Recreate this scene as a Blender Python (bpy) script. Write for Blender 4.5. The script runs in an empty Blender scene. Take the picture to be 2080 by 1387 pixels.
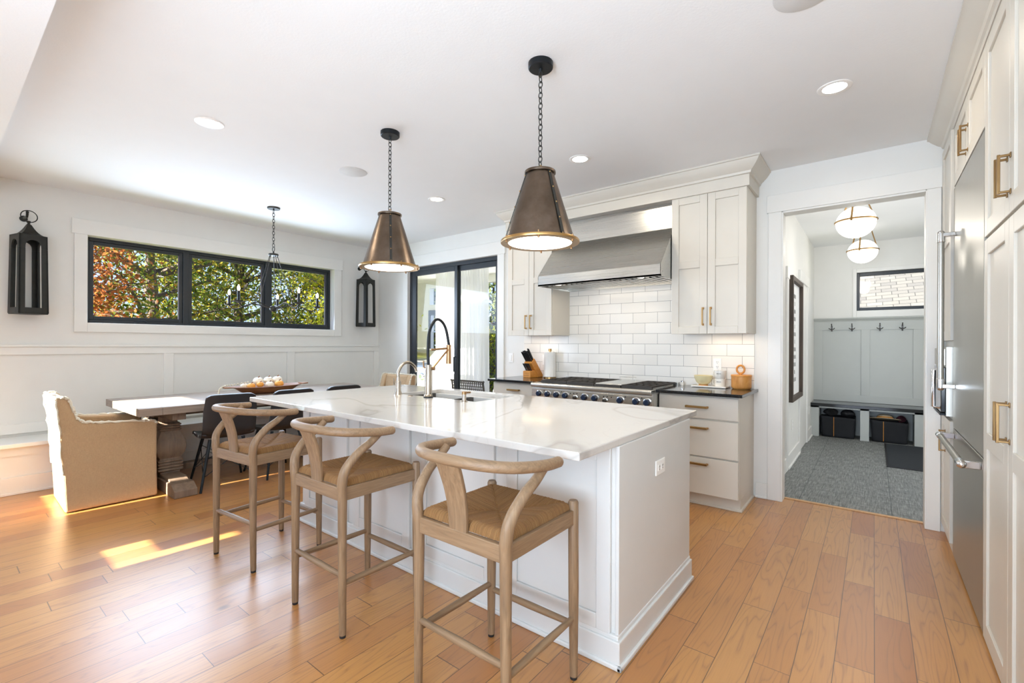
import bpy, bmesh, math, random
from mathutils import Vector, Matrix
random.seed(7)
S = bpy.context.scene
COL = S.collection
pi = math.pi

# ------------------------------------------------------------------ camera
F_PX, YAW, ROLL, CY, CH = 937.36, .66504, .0042, 699.14, 1.305
Fv = Vector((-math.sin(YAW), math.cos(YAW), 0)); R0 = Vector((math.cos(YAW), math.sin(YAW), 0)); U0 = R0.cross(Fv)
Rv = R0*math.cos(ROLL) + U0*math.sin(ROLL); Uv = Rv.cross(Fv)
cd = bpy.data.cameras.new('camera'); cam = bpy.data.objects.new('camera', cd); COL.objects.link(cam)
M = Matrix.Identity(4)
for i in range(3):
    M[i][0], M[i][1], M[i][2] = Rv[i], Uv[i], -Fv[i]
M[2][3] = CH
cam.matrix_world = M
cd.sensor_width = 36; cd.sensor_fit = 'HORIZONTAL'; cd.lens = F_PX/2080*36; cd.shift_y = (CY-693.5)/2080
cd.clip_start = .02; cd.clip_end = 300
S.camera = cam

# ------------------------------------------------------------------ sky, sun, daylight, exposure
w = bpy.data.worlds.new('sky'); S.world = w; w.use_nodes = True
wn = w.node_tree.nodes; wl = w.node_tree.links
bg = wn['Background']
tc = wn.new('ShaderNodeTexCoord'); sx = wn.new('ShaderNodeSeparateXYZ'); wl.new(tc.outputs['Generated'], sx.inputs[0])
cr = wn.new('ShaderNodeValToRGB'); wl.new(sx.outputs['Z'], cr.inputs[0])
cr.color_ramp.elements[0].position = 0.0; cr.color_ramp.elements[0].color = (.50, .66, .97, 1)
cr.color_ramp.elements[1].position = .5; cr.color_ramp.elements[1].color = (.24, .44, .92, 1)
wl.new(cr.outputs[0], bg.inputs[0]); bg.inputs[1].default_value = 1.35

def light(name, kind, loc, energy, color=(1, 1, 1), aim=None, size=None, sy=None, shape=None, spread=None):
    d = bpy.data.lights.new(name, kind); d.energy = energy; d.color = color
    o = bpy.data.objects.new(name, d); COL.objects.link(o); o.location = loc
    if aim is not None: o.rotation_euler = Vector(aim).to_track_quat('-Z', 'Y').to_euler()
    if kind == 'AREA':
        d.shape = shape or ('RECTANGLE' if sy else 'SQUARE'); d.size = size
        if sy: d.size_y = sy
        if spread: d.spread = spread
    return o
SUN = (.06, 1, -.466)
sun = light('sun', 'SUN', (0, -8, 9), 27.0, (1, .95, .86), SUN); sun.data.angle = .008
DAY = (.72, .89, 1.12)
# daylight entering at the window openings, with added fill lamps among them
light('daylight_dining_windows', 'AREA', (-6.125, 2.33, 1.93), 46, DAY, (1, 0, -.15), 2.6, .82, spread=2.6)
light('daylight_porch', 'AREA', (-6.2, 8.2, 1.8), 38, (.95, .98, 1), (.1, -1, 0), 5.5, 2.2)
light('added_fill_rear', 'AREA', (-.45, -1.93, 1.3), 170, (.77, .91, 1.07), (.5, 1, 1.25), 2.3, 2.1)  # invented source behind the camera, added to lift the ceiling and room
light('added_fill_side', 'AREA', (-6.12, -.95, 1.1), 20, DAY, (1, 0, 0), 1.3, 1.5)  # added lamp out of view, strengthens the sheen on the floor
light('daylight_mudroom_door', 'AREA', (1.55, 6.2, 1.3), 20, (.92, .96, 1), (-1, 0, -.1), 1.2, 2.0)
S.view_settings.view_transform = 'Standard'; S.view_settings.look = 'None'
S.view_settings.gamma = 1; S.view_settings.use_curve_mapping = False
S.view_settings.exposure = 0.44
S.cycles.use_denoising = True
S.cycles.max_bounces = 10; S.cycles.diffuse_bounces = 6; S.cycles.glossy_bounces = 4
S.cycles.transparent_max_bounces = 16; S.cycles.transmission_bounces = 6
S.cycles.sample_clamp_indirect = 6; S.cycles.caustics_reflective = False; S.cycles.caustics_refractive = False

# ------------------------------------------------------------------ helpers
ORIG = {}
class MB:
    def __init__(s): s.bm = bmesh.new()
    def vs(s, pts): return [s.bm.verts.new(p) for p in pts]
    def face(s, v):
        try: return s.bm.faces.new(v)
        except ValueError: return None
    def poly(s, pts): s.face(s.vs(pts)); return s
    def box(s, x0, x1, y0, y1, z0, z1):
        v = s.vs([(x0,y0,z0),(x1,y0,z0),(x1,y1,z0),(x0,y1,z0),(x0,y0,z1),(x1,y0,z1),(x1,y1,z1),(x0,y1,z1)])
        for f in ((0,3,2,1),(4,5,6,7),(0,1,5,4),(1,2,6,5),(2,3,7,6),(3,0,4,7)): s.face([v[i] for i in f])
        return s
    def bar(s, p0, p1, wx, wz, up=(0, 0, 1)):
        p0, p1 = Vector(p0), Vector(p1); d = (p1-p0).normalized(); a = d.cross(Vector(up))
        if a.length < 1e-4: a = d.cross(Vector((1, 0, 0)))
        a.normalize(); b = a.cross(d)
        c = [(-1,-1),(1,-1),(1,1),(-1,1)]
        v = s.vs([p + a*i*wx/2 + b*j*wz/2 for p in (p0, p1) for i, j in c])
        for f in ((0,3,2,1),(4,5,6,7),(0,1,5,4),(1,2,6,5),(2,3,7,6),(3,0,4,7)): s.face([v[i] for i in f])
        return s
    def prism(s, poly, axis, a, b):
        def P(u, v, t): return {'x': (t, u, v), 'y': (u, t, v), 'z': (u, v, t)}[axis]
        A = s.vs([P(u, v, a) for u, v in poly]); B = s.vs([P(u, v, b) for u, v in poly]); n = len(poly)
        s.face(A[::-1]); s.face(B)
        for i in range(n): s.face([A[i], A[(i+1) % n], B[(i+1) % n], B[i]])
        return s
    def tube(s, pts, r, seg=10, closed=False, caps=True, flat=1.0):
        pts = [Vector(p) for p in pts]; n = len(pts)
        rs = r if isinstance(r, (list, tuple)) else [r]*n
        rings = []; prev = None
        for i, p in enumerate(pts):
            if closed: t = pts[(i+1) % n]-pts[i-1]
            else: t = pts[min(i+1, n-1)]-pts[max(i-1, 0)]
            t.normalize()
            if prev is None:
                a = t.cross(Vector((0, 0, 1)))
                if a.length < .05: a = t.cross(Vector((1, 0, 0)))
            else: a = prev - t*prev.dot(t)
            a.normalize(); prev = a; b = t.cross(a)
            rings.append(s.vs([p + (a*math.cos(2*pi*k/seg) + b*math.sin(2*pi*k/seg)*flat)*rs[i] for k in range(seg)]))
        m = n if closed else n-1
        for i in range(m):
            A, B = rings[i], rings[(i+1) % n]
            for k in range(seg): s.face([A[k], A[(k+1) % seg], B[(k+1) % seg], B[k]])
        if caps and not closed: s.face(rings[0][::-1]); s.face(rings[-1])
        return s
    def cyl(s, p0, p1, r0, r1=None, seg=20): return s.tube([p0, p1], [r0, r0 if r1 is None else r1], seg)
    def lathe(s, prof, c=(0, 0, 0), seg=32, sx=1, sy=1, axis='z'):
        rings = []
        for r, z in prof:
            if r < 1e-6:
                q = [(0, 0, z)]
            else: q = [(r*math.cos(2*pi*k/seg)*sx, r*math.sin(2*pi*k/seg)*sy, z) for k in range(seg)]
            if axis == 'y': q = [(x, z_, -y) for x, y, z_ in q]
            if axis == 'x': q = [(z_, x, y) for x, y, z_ in q]
            rings.append(s.vs([(a+c[0], b+c[1], d+c[2]) for a, b, d in q]))
        for A, B in zip(rings, rings[1:]):
            for k in range(seg):
                a0, a1 = A[k % len(A)], A[(k+1) % len(A)]; b0, b1 = B[k % len(B)], B[(k+1) % len(B)]
                v = []
                for x in (a0, a1, b1, b0):
                    if x not in v: v.append(x)
                if len(v) > 2: s.face(v)
        return s
    def ball(s, c, r, sx=1, sy=1, sz=1, seg=16, n=10):
        return s.lathe([(r*math.sin(pi*i/n), -r*math.cos(pi*i/n)*sz) for i in range(n+1)], c, seg, sx, sy)
    def grid(s, fn, nu, nv):
        g = [[s.bm.verts.new(fn(i/nu, j/nv)) for j in range(nv+1)] for i in range(nu+1)]
        for i in range(nu):
            for j in range(nv): s.face([g[i][j], g[i+1][j], g[i+1][j+1], g[i][j+1]])
        return s
    def rot(s, ang, axis='Z', c=(0, 0, 0)):
        bmesh.ops.rotate(s.bm, verts=s.bm.verts, cent=c, matrix=Matrix.Rotation(ang, 3, axis)); return s
    def move(s, d): bmesh.ops.translate(s.bm, verts=s.bm.verts, vec=d); return s
    def build(s, name, m, parent=None, bevel=0, seg=2, smooth=35, solid=0, sub=0):
        bmesh.ops.recalc_face_normals(s.bm, faces=s.bm.faces)
        me = bpy.data.meshes.new(name)
        o = bpy.data.objects.new(name, me); COL.objects.link(o)
        if parent is not None:
            off = ORIG.get(parent.name, Vector((0, 0, 0)))
            bmesh.ops.translate(s.bm, verts=s.bm.verts, vec=-off)
            o.parent = parent; ORIG[o.name] = off
        s.bm.to_mesh(me); s.bm.free()
        me.materials.append(m)
        if smooth:
            me.shade_smooth(); me.set_sharp_from_angle(angle=math.radians(smooth))
        if solid:
            k = o.modifiers.new('solid', 'SOLIDIFY'); k.thickness = solid; k.offset = 0
        if sub:
            k = o.modifiers.new('sub', 'SUBSURF'); k.levels = sub; k.render_levels = sub
        if bevel:
            k = o.modifiers.new('bevel', 'BEVEL'); k.width = bevel; k.segments = seg; k.limit_method = 'ANGLE'; k.angle_limit = math.radians(40)
            k.harden_normals = False
        return o
def box(name, m, parent, x0, x1, y0, y1, z0, z1, bevel=0, **k): return MB().box(x0, x1, y0, y1, z0, z1).build(name, m, parent, bevel, **k)
def tag(o, label, cat, group=None):
    o['label'] = label; o['category'] = cat
    if group: o['group'] = group
    return o
def thing(name, label, cat, loc=(0, 0, 0), group=None):
    o = bpy.data.objects.new(name, None); COL.objects.link(o); o.location = loc; o.empty_display_size = .1
    ORIG[o.name] = Vector(loc)
    return tag(o, label, cat, group)
def struct(o): o['kind'] = 'structure'; return o
def sroot(name, loc=(0, 0, 0)):
    o = bpy.data.objects.new(name, None); COL.objects.link(o); o.location = loc; ORIG[o.name] = Vector(loc); o['kind'] = 'structure'; return o
def copy_tree(o, parent=None):
    c = o.copy(); COL.objects.link(c)
    if parent is not None:
        c.parent = parent; c.matrix_parent_inverse = o.matrix_parent_inverse
    for ch in list(o.children): copy_tree(ch, c)
    return c
def dup(o, loc, rz=None, label=None, group=None):
    c = copy_tree(o); c.location = loc
    if rz is not None: c.rotation_euler = (0, 0, rz)
    if label: c['label'] = label
    if group: c['group'] = group
    return c
def lerp(a, b, t): return a+(b-a)*t
def spline(pts, n=8):
    """Catmull-Rom through the points"""
    P = [Vector(p) for p in pts]; out = []
    for i in range(len(P)-1):
        a = P[max(i-1, 0)]; b = P[i]; c = P[i+1]; d = P[min(i+2, len(P)-1)]
        for k in range(n):
            t = k/n
            out.append(.5*((2*b)+(c-a)*t+(2*a-5*b+4*c-d)*t*t+(3*b-a-3*c+d)*t**3))
    out.append(P[-1]); return out

# ------------------------------------------------------------------ materials
def lin(h):
    c = [int(h[i:i+2], 16)/255 for i in (0, 2, 4)]
    return tuple((x/12.92 if x <= .04045 else ((x+.055)/1.055)**2.4) for x in c) + (1,)
class NT:
    def __init__(s, name):
        s.m = bpy.data.materials.new(name); s.m.use_nodes = True; s.t = s.m.node_tree
        s.b = s.t.nodes['Principled BSDF']
    def n(s, ty, **k):
        x = s.t.nodes.new('ShaderNode'+ty)
        for a, b in k.items(): setattr(x, a, b)
        return x
    def l(s, a, b): s.t.links.new(a, b)
    def val(s, sock, v):
        if hasattr(v, 'links') or isinstance(v, bpy.types.NodeSocket): s.l(v, sock)
        else: sock.default_value = v
    def math(s, op, a, b=0.0, c=None):
        x = s.n('Math', operation=op); s.val(x.inputs[0], a); s.val(x.inputs[1], b)
        if c is not None: s.val(x.inputs[2], c)
        return x.outputs[0]
    def coords(s, kind='Object', scale=(1, 1, 1), rot=(0, 0, 0)):
        t = s.n('TexCoord'); mp = s.n('Mapping'); s.l(t.outputs[kind], mp.inputs[0])
        mp.inputs['Scale'].default_value = scale; mp.inputs['Rotation'].default_value = rot
        return mp.outputs[0]
    def noise(s, vec, scale, detail=3, rough=.5, dist=0):
        x = s.n('TexNoise'); s.val(x.inputs['Vector'], vec); x.inputs['Scale'].default_value = scale
        x.inputs['Detail'].default_value = detail; x.inputs['Roughness'].default_value = rough; x.inputs['Distortion'].default_value = dist
        return x.outputs['Fac']
    def ramp(s, fac, stops):
        x = s.n('ValToRGB'); s.l(fac, x.inputs[0]); e = x.color_ramp.elements
        while len(e) < len(stops): e.new(.5)
        for k, (p, c) in zip(e, stops): k.position = p; k.color = c if len(c) == 4 else tuple(c)+(1,)
        return x.outputs[0]
    def mix(s, f, a, b, mode='MIX'):
        x = s.n('MixRGB', blend_type=mode); s.val(x.inputs[0], f); s.val(x.inputs[1], a); s.val(x.inputs[2], b); return x.outputs[0]
    def bump(s, h, strength=.2, dist=.01):
        x = s.n('Bump'); x.inputs['Strength'].default_value = strength; x.inputs['Distance'].default_value = dist
        s.l(h, x.inputs['Height']); s.l(x.outputs[0], s.b.inputs['Normal']); return x
    def set(s, **k):
        for a, b in k.items():
            s.val(s.b.inputs[{'color': 'Base Color', 'rough': 'Roughness', 'metal': 'Metallic', 'coat': 'Coat Weight', 'coatr': 'Coat Roughness', 'spec': 'Specular IOR Level', 'sheen': 'Sheen Weight', 'emit': 'Emission Color', 'estr': 'Emission Strength', 'aniso': 'Anisotropic', 'trans': 'Transmission Weight', 'sss': 'Subsurface Weight'}[a]], b)
        return s
def plain(name, hexc, rough=.5, metal=0, var=.04, scale=6, bump=0, bscale=200, **k):
    t = NT(name); c = lin(hexc); v = t.coords()
    f = t.noise(v, scale, 2)
    d = tuple(min(1, x*(1-var)) for x in c[:3])+(1,); e = tuple(min(1, x*(1+var)) for x in c[:3])+(1,)
    t.set(color=t.ramp(f, [(.3, d), (.7, e)]), rough=rough, metal=metal, **k)
    if bump: t.bump(t.noise(v, bscale, 2), bump, .002)
    return t.m
def woodmat(name, cols, scale=(30, 30, 2.5), rough=.5, bump=.15, dist=1.2):
    t = NT(name); v = t.coords(scale=scale)
    f = t.noise(v, 1.0, 5, .6, dist); g = t.noise(t.coords(scale=tuple(x*.12 for x in scale)), 1.0, 2)
    c = t.ramp(f, [(.25, lin(cols[0])), (.5, lin(cols[1])), (.78, lin(cols[2]))])
    c = t.mix(t.math('MULTIPLY', g, .35), c, lin(cols[1]))
    t.set(color=c, rough=rough); t.bump(f, bump, .004); return t.m
def emitter(name, col, s):
    t = NT(name); t.set(color=(1, 1, 1, 1), rough=.5, emit=col+(1,), estr=s); return t.m
def brushed(name, hexc, rough=.26, axis=2, amt=.05, sc=260):
    t = NT(name); s_ = [sc, sc, sc]; s_[axis] = 2
    f = t.noise(t.coords(scale=tuple(s_)), 1, 3); c = lin(hexc)
    t.set(color=t.ramp(f, [(.3, tuple(x*.88 for x in c[:3])+(1,)), (.7, c)]), metal=1, rough=t.math('ADD', t.math('MULTIPLY', f, .07), rough-.035))
    t.bump(f, amt, .001); return t.m

WALL = plain('wall_paint', 'E2E1DC', .6, var=.01, bump=.04, bscale=160)
CEIL = plain('ceiling_paint', 'ECEDED', .8, var=.006, bump=.25, bscale=90)
TRIM = plain('trim_paint', 'E5E4DF', .38, var=.01)
CAB = plain('cabinet_paint', 'CFC9BD', .36, var=.012)
ISL = plain('island_paint', 'D3D3D0', .34, var=.012)
GREYCAB = plain('mudroom_cabinet_paint', 'B5B8B3', .4, var=.012)
BLACKMETAL = plain('black_metal', '24272A', .42, .7, var=.1, scale=20)
IRON = plain('dark_iron', '3A3935', .5, .6, var=.15, scale=25, bump=.1, bscale=80)
FRAMEBLK = plain('black_window_frame', '20262B', .35, 0, var=.05)
BRASS = brushed('brushed_brass', 'B8935F', .3, 2)
COPPERB = brushed('warm_bronze', 'A98560', .3, 2)
BRONZEPULL = brushed('satin_bronze_pull', '94764F', .34, 2)
NICKEL = brushed('brushed_nickel', 'B9AE9F', .25, 2)
STEEL = brushed('stainless_horizontal', 'D6D5D0', .28, 0)
STEELV = brushed('stainless_vertical', 'B4B0A7', .34, 2, amt=.02)
CHROME = plain('chrome', 'DADADA', .12, 1, var=.01)
DARKSTEEL = plain('dark_steel', '55524E', .35, 1, var=.1)
CASTIRON = plain('cast_iron', '3B3632', .6, .3, var=.15, bump=.15)
BLACKGL = plain('black_glass', '0C0D0F', .06, 0, var=0, spec=.8)
BLUEKNOB = plain('blue_knob', '12253F', .25, 0, var=.1)
PLASTIC = plain('white_plastic', 'F1F0EC', .35, var=.005)
DARKHOLE = plain('dark_slot', '1A1A1A', .6)
RUBBER = plain('black_rubber', '17171A', .6)
LEATHER = plain('black_leather', '212225', .42, 0, var=.12, scale=12, bump=.12, bscale=260)
CERAMW = plain('white_ceramic', 'E9E4DA', .25, var=.02)
CERAMY = plain('yellow_ceramic', 'E4D6A8', .3, var=.04)
PAPER = plain('paper_towel', 'F2F0EB', .9, var=.015, bump=.25, bscale=120)
CANVASBLK = plain('black_canvas', '14161A', .85, var=.2, bump=.3, bscale=300)
STRAW = plain('straw', 'B9A88B', .85, var=.1, bump=.4, bscale=220)
CLOTHRED = plain('maroon_cloth', '4A1C26', .9, var=.15)
CLOTHDK = plain('charcoal_cloth', '1C1B1B', .9, var=.2)
WICKER = plain('grey_wicker', '5A5650', .7, var=.2, scale=60)
CUSHION = plain('white_cushion', 'ECECEC', .9, var=.02)
LEADW = plain('lamp_diffuser_surround', 'F4F2EE', .4, var=.003)
ASPH = None

# floor: oak planks, own node maths
def oak_floor():
    t = NT('oak_plank_floor'); tc_ = t.n('TexCoord'); sp = t.n('SeparateXYZ'); t.l(tc_.outputs['Object'], sp.inputs[0])
    X, Y = sp.outputs[0], sp.outputs[1]
    xr = t.math('DIVIDE', t.math('SUBTRACT', X, .006), .131); row = t.math('FLOOR', xr); fx = t.math('FRACT', xr)
    wn1 = t.n('TexWhiteNoise', noise_dimensions='1D'); t.l(row, wn1.inputs['W'])
    L = t.math('ADD', t.math('MULTIPLY', wn1.outputs['Value'], .5), .75)
    yr = t.math('ADD', t.math('DIVIDE', Y, L), t.math('MULTIPLY', wn1.outputs['Value'], 7.3)); colm = t.math('FLOOR', yr); fy = t.math('FRACT', yr)
    cb = t.n('CombineXYZ'); t.l(row, cb.inputs[0]); t.l(colm, cb.inputs[1])
    wn2 = t.n('TexWhiteNoise', noise_dimensions='2D'); t.l(cb.outputs[0], wn2.inputs['Vector']); rnd = wn2.outputs['Value']
    # grain coordinates, shifted plank by plank
    g = t.n('CombineXYZ'); t.l(t.math('ADD', t.math('MULTIPLY', X, 16), t.math('MULTIPLY', rnd, 61)), g.inputs[0])
    t.l(t.math('ADD', t.math('MULTIPLY', Y, 1.5), t.math('MULTIPLY', rnd, 37)), g.inputs[1])
    big = t.noise(g.outputs[0], .55, 2, .4)
    rings = t.math('FRACT', t.math('MULTIPLY', big, 15))
    rl = t.math('POWER', t.math('ABSOLUTE', t.math('SUBTRACT', t.math('MULTIPLY', rings, 2), 1)), 5)
    gf = t.n('CombineXYZ'); t.l(t.math('MULTIPLY', X, 160), gf.inputs[0]); t.l(t.math('MULTIPLY', Y, 5), gf.inputs[1])
    fine = t.noise(gf.outputs[0], 1, 3, .6)
    base = t.ramp(rnd, [(0, lin('A76B35')), (.25, lin('B57B3F')), (.5, lin('C08A4A')), (.75, lin('BA8144')), (1, lin('AE743C'))])
    c = t.mix(t.math('MULTIPLY', rl, t.math('MULTIPLY', fine, 1.1)), base, lin('8A5A33'))
    c = t.mix(t.ramp(fine, [(.45, (0, 0, 0)), (.8, (.22, .22, .22))]), c, lin('8E5F38'))
    vo = t.n('TexVoronoi'); vo.inputs['Scale'].default_value = 1; kg = t.n('CombineXYZ')
    t.l(t.math('MULTIPLY', X, 3.6), kg.inputs[0]); t.l(t.math('MULTIPLY', Y, 2.6), kg.inputs[1]); t.l(kg.outputs[0], vo.inputs['Vector'])
    kn = t.math('MULTIPLY', t.math('LESS_THAN', vo.outputs['Distance'], .09), t.math('GREATER_THAN', t.n('TexNoise').outputs['Fac'], -1))
    knm = t.ramp(vo.outputs['Distance'], [(.0, (.85, .85, .85)), (.05, (.5, .5, .5)), (.10, (0, 0, 0))])
    sel = t.n('SeparateColor'); t.l(vo.outputs['Color'], sel.inputs[0])
    c = t.mix(t.math('MULTIPLY', knm, t.math('GREATER_THAN', sel.outputs[0], .62)), c, lin('4A2E1C'))
    ex = t.math('LESS_THAN', t.math('MULTIPLY', t.math('MINIMUM', fx, t.math('SUBTRACT', 1, fx)), .131), .0016)
    ey = t.math('LESS_THAN', t.math('MULTIPLY', t.math('MINIMUM', fy, t.math('SUBTRACT', 1, fy)), 1.0), .0020)
    e = t.math('MAXIMUM', ex, ey)
    c = t.mix(t.math('MULTIPLY', e, .85), c, lin('4A2E1A'))
    t.set(color=c, rough=t.math('ADD', t.math('MULTIPLY', fine, .08), .29), spec=.85, coat=.45, coatr=.40)
    h = t.math('SUBTRACT', t.math('MULTIPLY', fine, .12), t.math('MULTIPLY', e, 1.0)); t.bump(h, .25, .0015)
    return t.m
OAKFLOOR = oak_floor()
def quartz():
    t = NT('white_quartz_with_veins'); v = t.coords()
    n1 = t.noise(v, .55, 4, .55, 1.6)
    d = t.math('ABSOLUTE', t.math('SUBTRACT', n1, .5)); vein = t.ramp(d, [(0, (1, 1, 1)), (.006, (.55, .55, .55)), (.018, (0, 0, 0))])
    n2 = t.noise(t.coords(scale=(1.7, 1.2, 1.4), rot=(0, 0, 1)), 1.3, 3, .5, 1.1)
    d2 = t.math('ABSOLUTE', t.math('SUBTRACT', n2, .47)); v2 = t.ramp(d2, [(0, (.25, .25, .25)), (.006, (0, 0, 0))])
    br = t.noise(v, 1.7, 2)
    f = t.math('MULTIPLY', t.math('MAXIMUM', vein, v2), t.math('MULTIPLY', br, .8))
    c = t.mix(f, lin('CBC7C1'), lin('89827A'))
    t.set(color=c, rough=.09, spec=.5); return t.m
QUARTZ = quartz()
def blackstone():
    t = NT('black_stone_counter'); f = t.noise(t.coords(), 240, 2)
    t.set(color=t.ramp(f, [(.4, lin('17191B')), (.75, lin('2C2E30'))]), rough=.1); return t.m
BLACKSTONE = blackstone()
def tile():
    t = NT('white_subway_tile'); sp = t.n('SeparateXYZ'); tc_ = t.n('TexCoord'); t.l(tc_.outputs['Object'], sp.inputs[0])
    zz = t.math('DIVIDE', t.math('SUBTRACT', sp.outputs[2], 1.0005), .1042); r = t.math('FLOOR', zz); fz = t.math('FRACT', zz)
    half = t.math('MULTIPLY', t.math('MODULO', t.math('ADD', r, 100), 2), .5)
    xx = t.math('ADD', t.math('DIVIDE', t.math('ADD', sp.outputs[0], 1.789), .2524), half); fx = t.math('FRACT', xx)
    ez = t.math('LESS_THAN', t.math('MINIMUM', fz, t.math('SUBTRACT', 1, fz)), .0125)
    ex = t.math('LESS_THAN', t.math('MINIMUM', fx, t.math('SUBTRACT', 1, fx)), .0052)
    e = t.math('MAXIMUM', ex, ez)
    wn = t.n('TexWhiteNoise', noise_dimensions='2D'); cb = t.n('CombineXYZ'); t.l(t.math('FLOOR', xx), cb.inputs[0]); t.l(r, cb.inputs[1]); t.l(cb.outputs[0], wn.inputs['Vector'])
    c = t.mix(wn.outputs['Value'], lin('E6E2DA'), lin('EDEAE3')); c = t.mix(e, c, lin('6E6C68'))
    t.set(color=c, rough=t.math('ADD', t.math('MULTIPLY', e, .6), .12)); t.bump(t.math('SUBTRACT', 1, e), .4, .002); return t.m
TILE = tile()
STOOLWOOD = woodmat('limed_oak', ['6B553F', '876C50', '9C8163'], (60, 60, 5), .5)
STOOLWOODX = woodmat('limed_oak_crosswise', ['6B553F', '876C50', '9C8163'], (5, 60, 60), .5)
STOOLWOODY = woodmat('limed_oak_lengthwise', ['6B553F', '876C50', '9C8163'], (60, 5, 60), .5)
TABLEWOOD = woodmat('weathered_table_wood', ['6E6055', '8F8072', 'A3968A'], (22, 1.6, 22), .5)
PEDWOOD = woodmat('weathered_pedestal_wood', ['5B4A3B', '7A6654', '8D7966'], (18, 18, 2), .6)
BOWLWOOD = woodmat('dough_bowl_wood', ['5E3A22', '8A5A36', 'A97A50'], (12, 3, 12), .5)
KBWOOD = woodmat('honey_wood', ['C07A2C', 'D08C3C', 'DB9C4E'], (14, 4, 14), .4)
ACACIA = woodmat('acacia_wood', ['A9692F', 'CC8C46', 'DDA65E'], (18, 18, 9), .45)
FRAMEWOOD = woodmat('dark_frame_wood', ['2E261F', '463A2F', '5B4C3E'], (30, 30, 3), .6)
BARK = woodmat('bark', ['332A22', '4D4136', '6A5C4C'], (6, 6, 1.2), .9, .5)
def linen(name, h):
    t = NT(name); v = t.coords(); c = lin(h)
    a = t.noise(t.coords(scale=(500, 500, 60)), 1, 2); b = t.noise(t.coords(scale=(60, 60, 500)), 1, 2)
    f = t.math('MULTIPLY', t.math('ADD', a, b), .5); g = t.noise(v, 9, 3)
    k = t.mix(f, tuple(x*.6 for x in c[:3])+(1,), tuple(min(1, x*1.3) for x in c[:3])+(1,))
    k = t.mix(t.math('MULTIPLY', g, .3), k, tuple(x*.8 for x in c[:3])+(1,))
    t.set(color=k, rough=.95, sheen=.2); t.bump(t.math('ADD', f, t.math('MULTIPLY', g, 5)), .7, .006); return t.m
LINEN = linen('natural_linen', 'BFA07A')
LINENW = linen('washed_linen_piping', 'EADFCB')
def rush():
    t = NT('woven_rush'); tc_ = t.n('TexCoord'); sp = t.n('SeparateXYZ'); t.l(tc_.outputs['Object'], sp.inputs[0])
    ax = t.math('ABSOLUTE', sp.outputs[0]); ay = t.math('ABSOLUTE', sp.outputs[1])
    m = t.math('GREATER_THAN', ax, ay)
    u = t.math('ADD', t.math('MULTIPLY', m, sp.outputs[1]), t.math('MULTIPLY', t.math('SUBTRACT', 1, m), sp.outputs[0]))
    wob = t.noise(tc_.outputs['Object'], 30, 3)
    uu = t.math('ADD', t.math('MULTIPLY', u, 270), t.math('MULTIPLY', wob, 3.0))
    s_ = t.math('ABSOLUTE', t.math('SINE', t.math('MULTIPLY', uu, pi)))
    wn = t.n('TexWhiteNoise', noise_dimensions='1D'); t.l(t.math('FLOOR', uu), wn.inputs['W'])
    tw = t.noise(t.coords(scale=(160, 160, 160)), 1, 2)
    c = t.ramp(wn.outputs['Value'], [(0, lin('946A3A')), (.5, lin('A67641')), (1, lin('B78850'))])
    c = t.mix(t.math('MULTIPLY', t.math('SUBTRACT', 1, s_), .75), c, lin('5E3F20')); c = t.mix(t.math('MULTIPLY', tw, .35), c, lin('8B6236'))
    t.set(color=c, rough=.8); t.bump(t.math('ADD', s_, t.math('MULTIPLY', tw, .4)), .8, .004); return t.m
RUSH = rush()
def mudfloor():
    t = NT('grey_woven_look_tile'); a = t.noise(t.coords(scale=(7, 110, 7)), 1, 3, .7); b = t.noise(t.coords(scale=(110, 7, 7)), 1, 3, .7)
    f = t.math('MULTIPLY', t.math('ADD', a, b), .5)
    c = t.ramp(f, [(.36, lin('3C3F40')), (.5, lin('737573')), (.64, lin('A6A7A4'))])
    sp = t.n('SeparateXYZ'); t.l(t.coords(), sp.inputs[0])
    fx = t.math('FRACT', t.math('DIVIDE', t.math('SUBTRACT', sp.outputs[0], .113), .61)); fy = t.math('FRACT', t.math('DIVIDE', t.math('SUBTRACT', sp.outputs[1], 5.0), 1.22))
    e = t.math('MAXIMUM', t.math('LESS_THAN', fx, .006), t.math('LESS_THAN', fy, .003))
    t.set(color=t.mix(e, c, lin('33383C')), rough=.55); t.bump(f, .2, .002); return t.m
MUDFLOOR = mudfloor()
def bronze():
    t = NT('aged_bronze'); v = t.coords(); f = t.noise(v, 7, 4, .6); g = t.noise(v, 40, 3)
    t.set(color=t.ramp(f, [(.25, lin('55483B')), (.55, lin('6E6053')), (.8, lin('83756A'))]), metal=1, rough=t.math('ADD', t.math('MULTIPLY', g, .15), .27)); return t.m
BRONZE = bronze()
def glass():
    t = NT('window_glass'); tr = t.n('BsdfTransparent'); gl = t.n('BsdfGlossy'); gl.inputs['Roughness'].default_value = .02
    lw = t.n('LayerWeight'); lw.inputs[0].default_value = .5
    mx = t.n('MixShader'); t.l(t.math('ADD', t.math('MULTIPLY', t.math('POWER', lw.outputs[1], 5), .4), .015), mx.inputs[0]); t.l(tr.outputs[0], mx.inputs[1]); t.l(gl.outputs[0], mx.inputs[2])
    t.l(mx.outputs[0], t.t.nodes['Material Output'].inputs[0]); return t.m
GLASS = glass()
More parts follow.
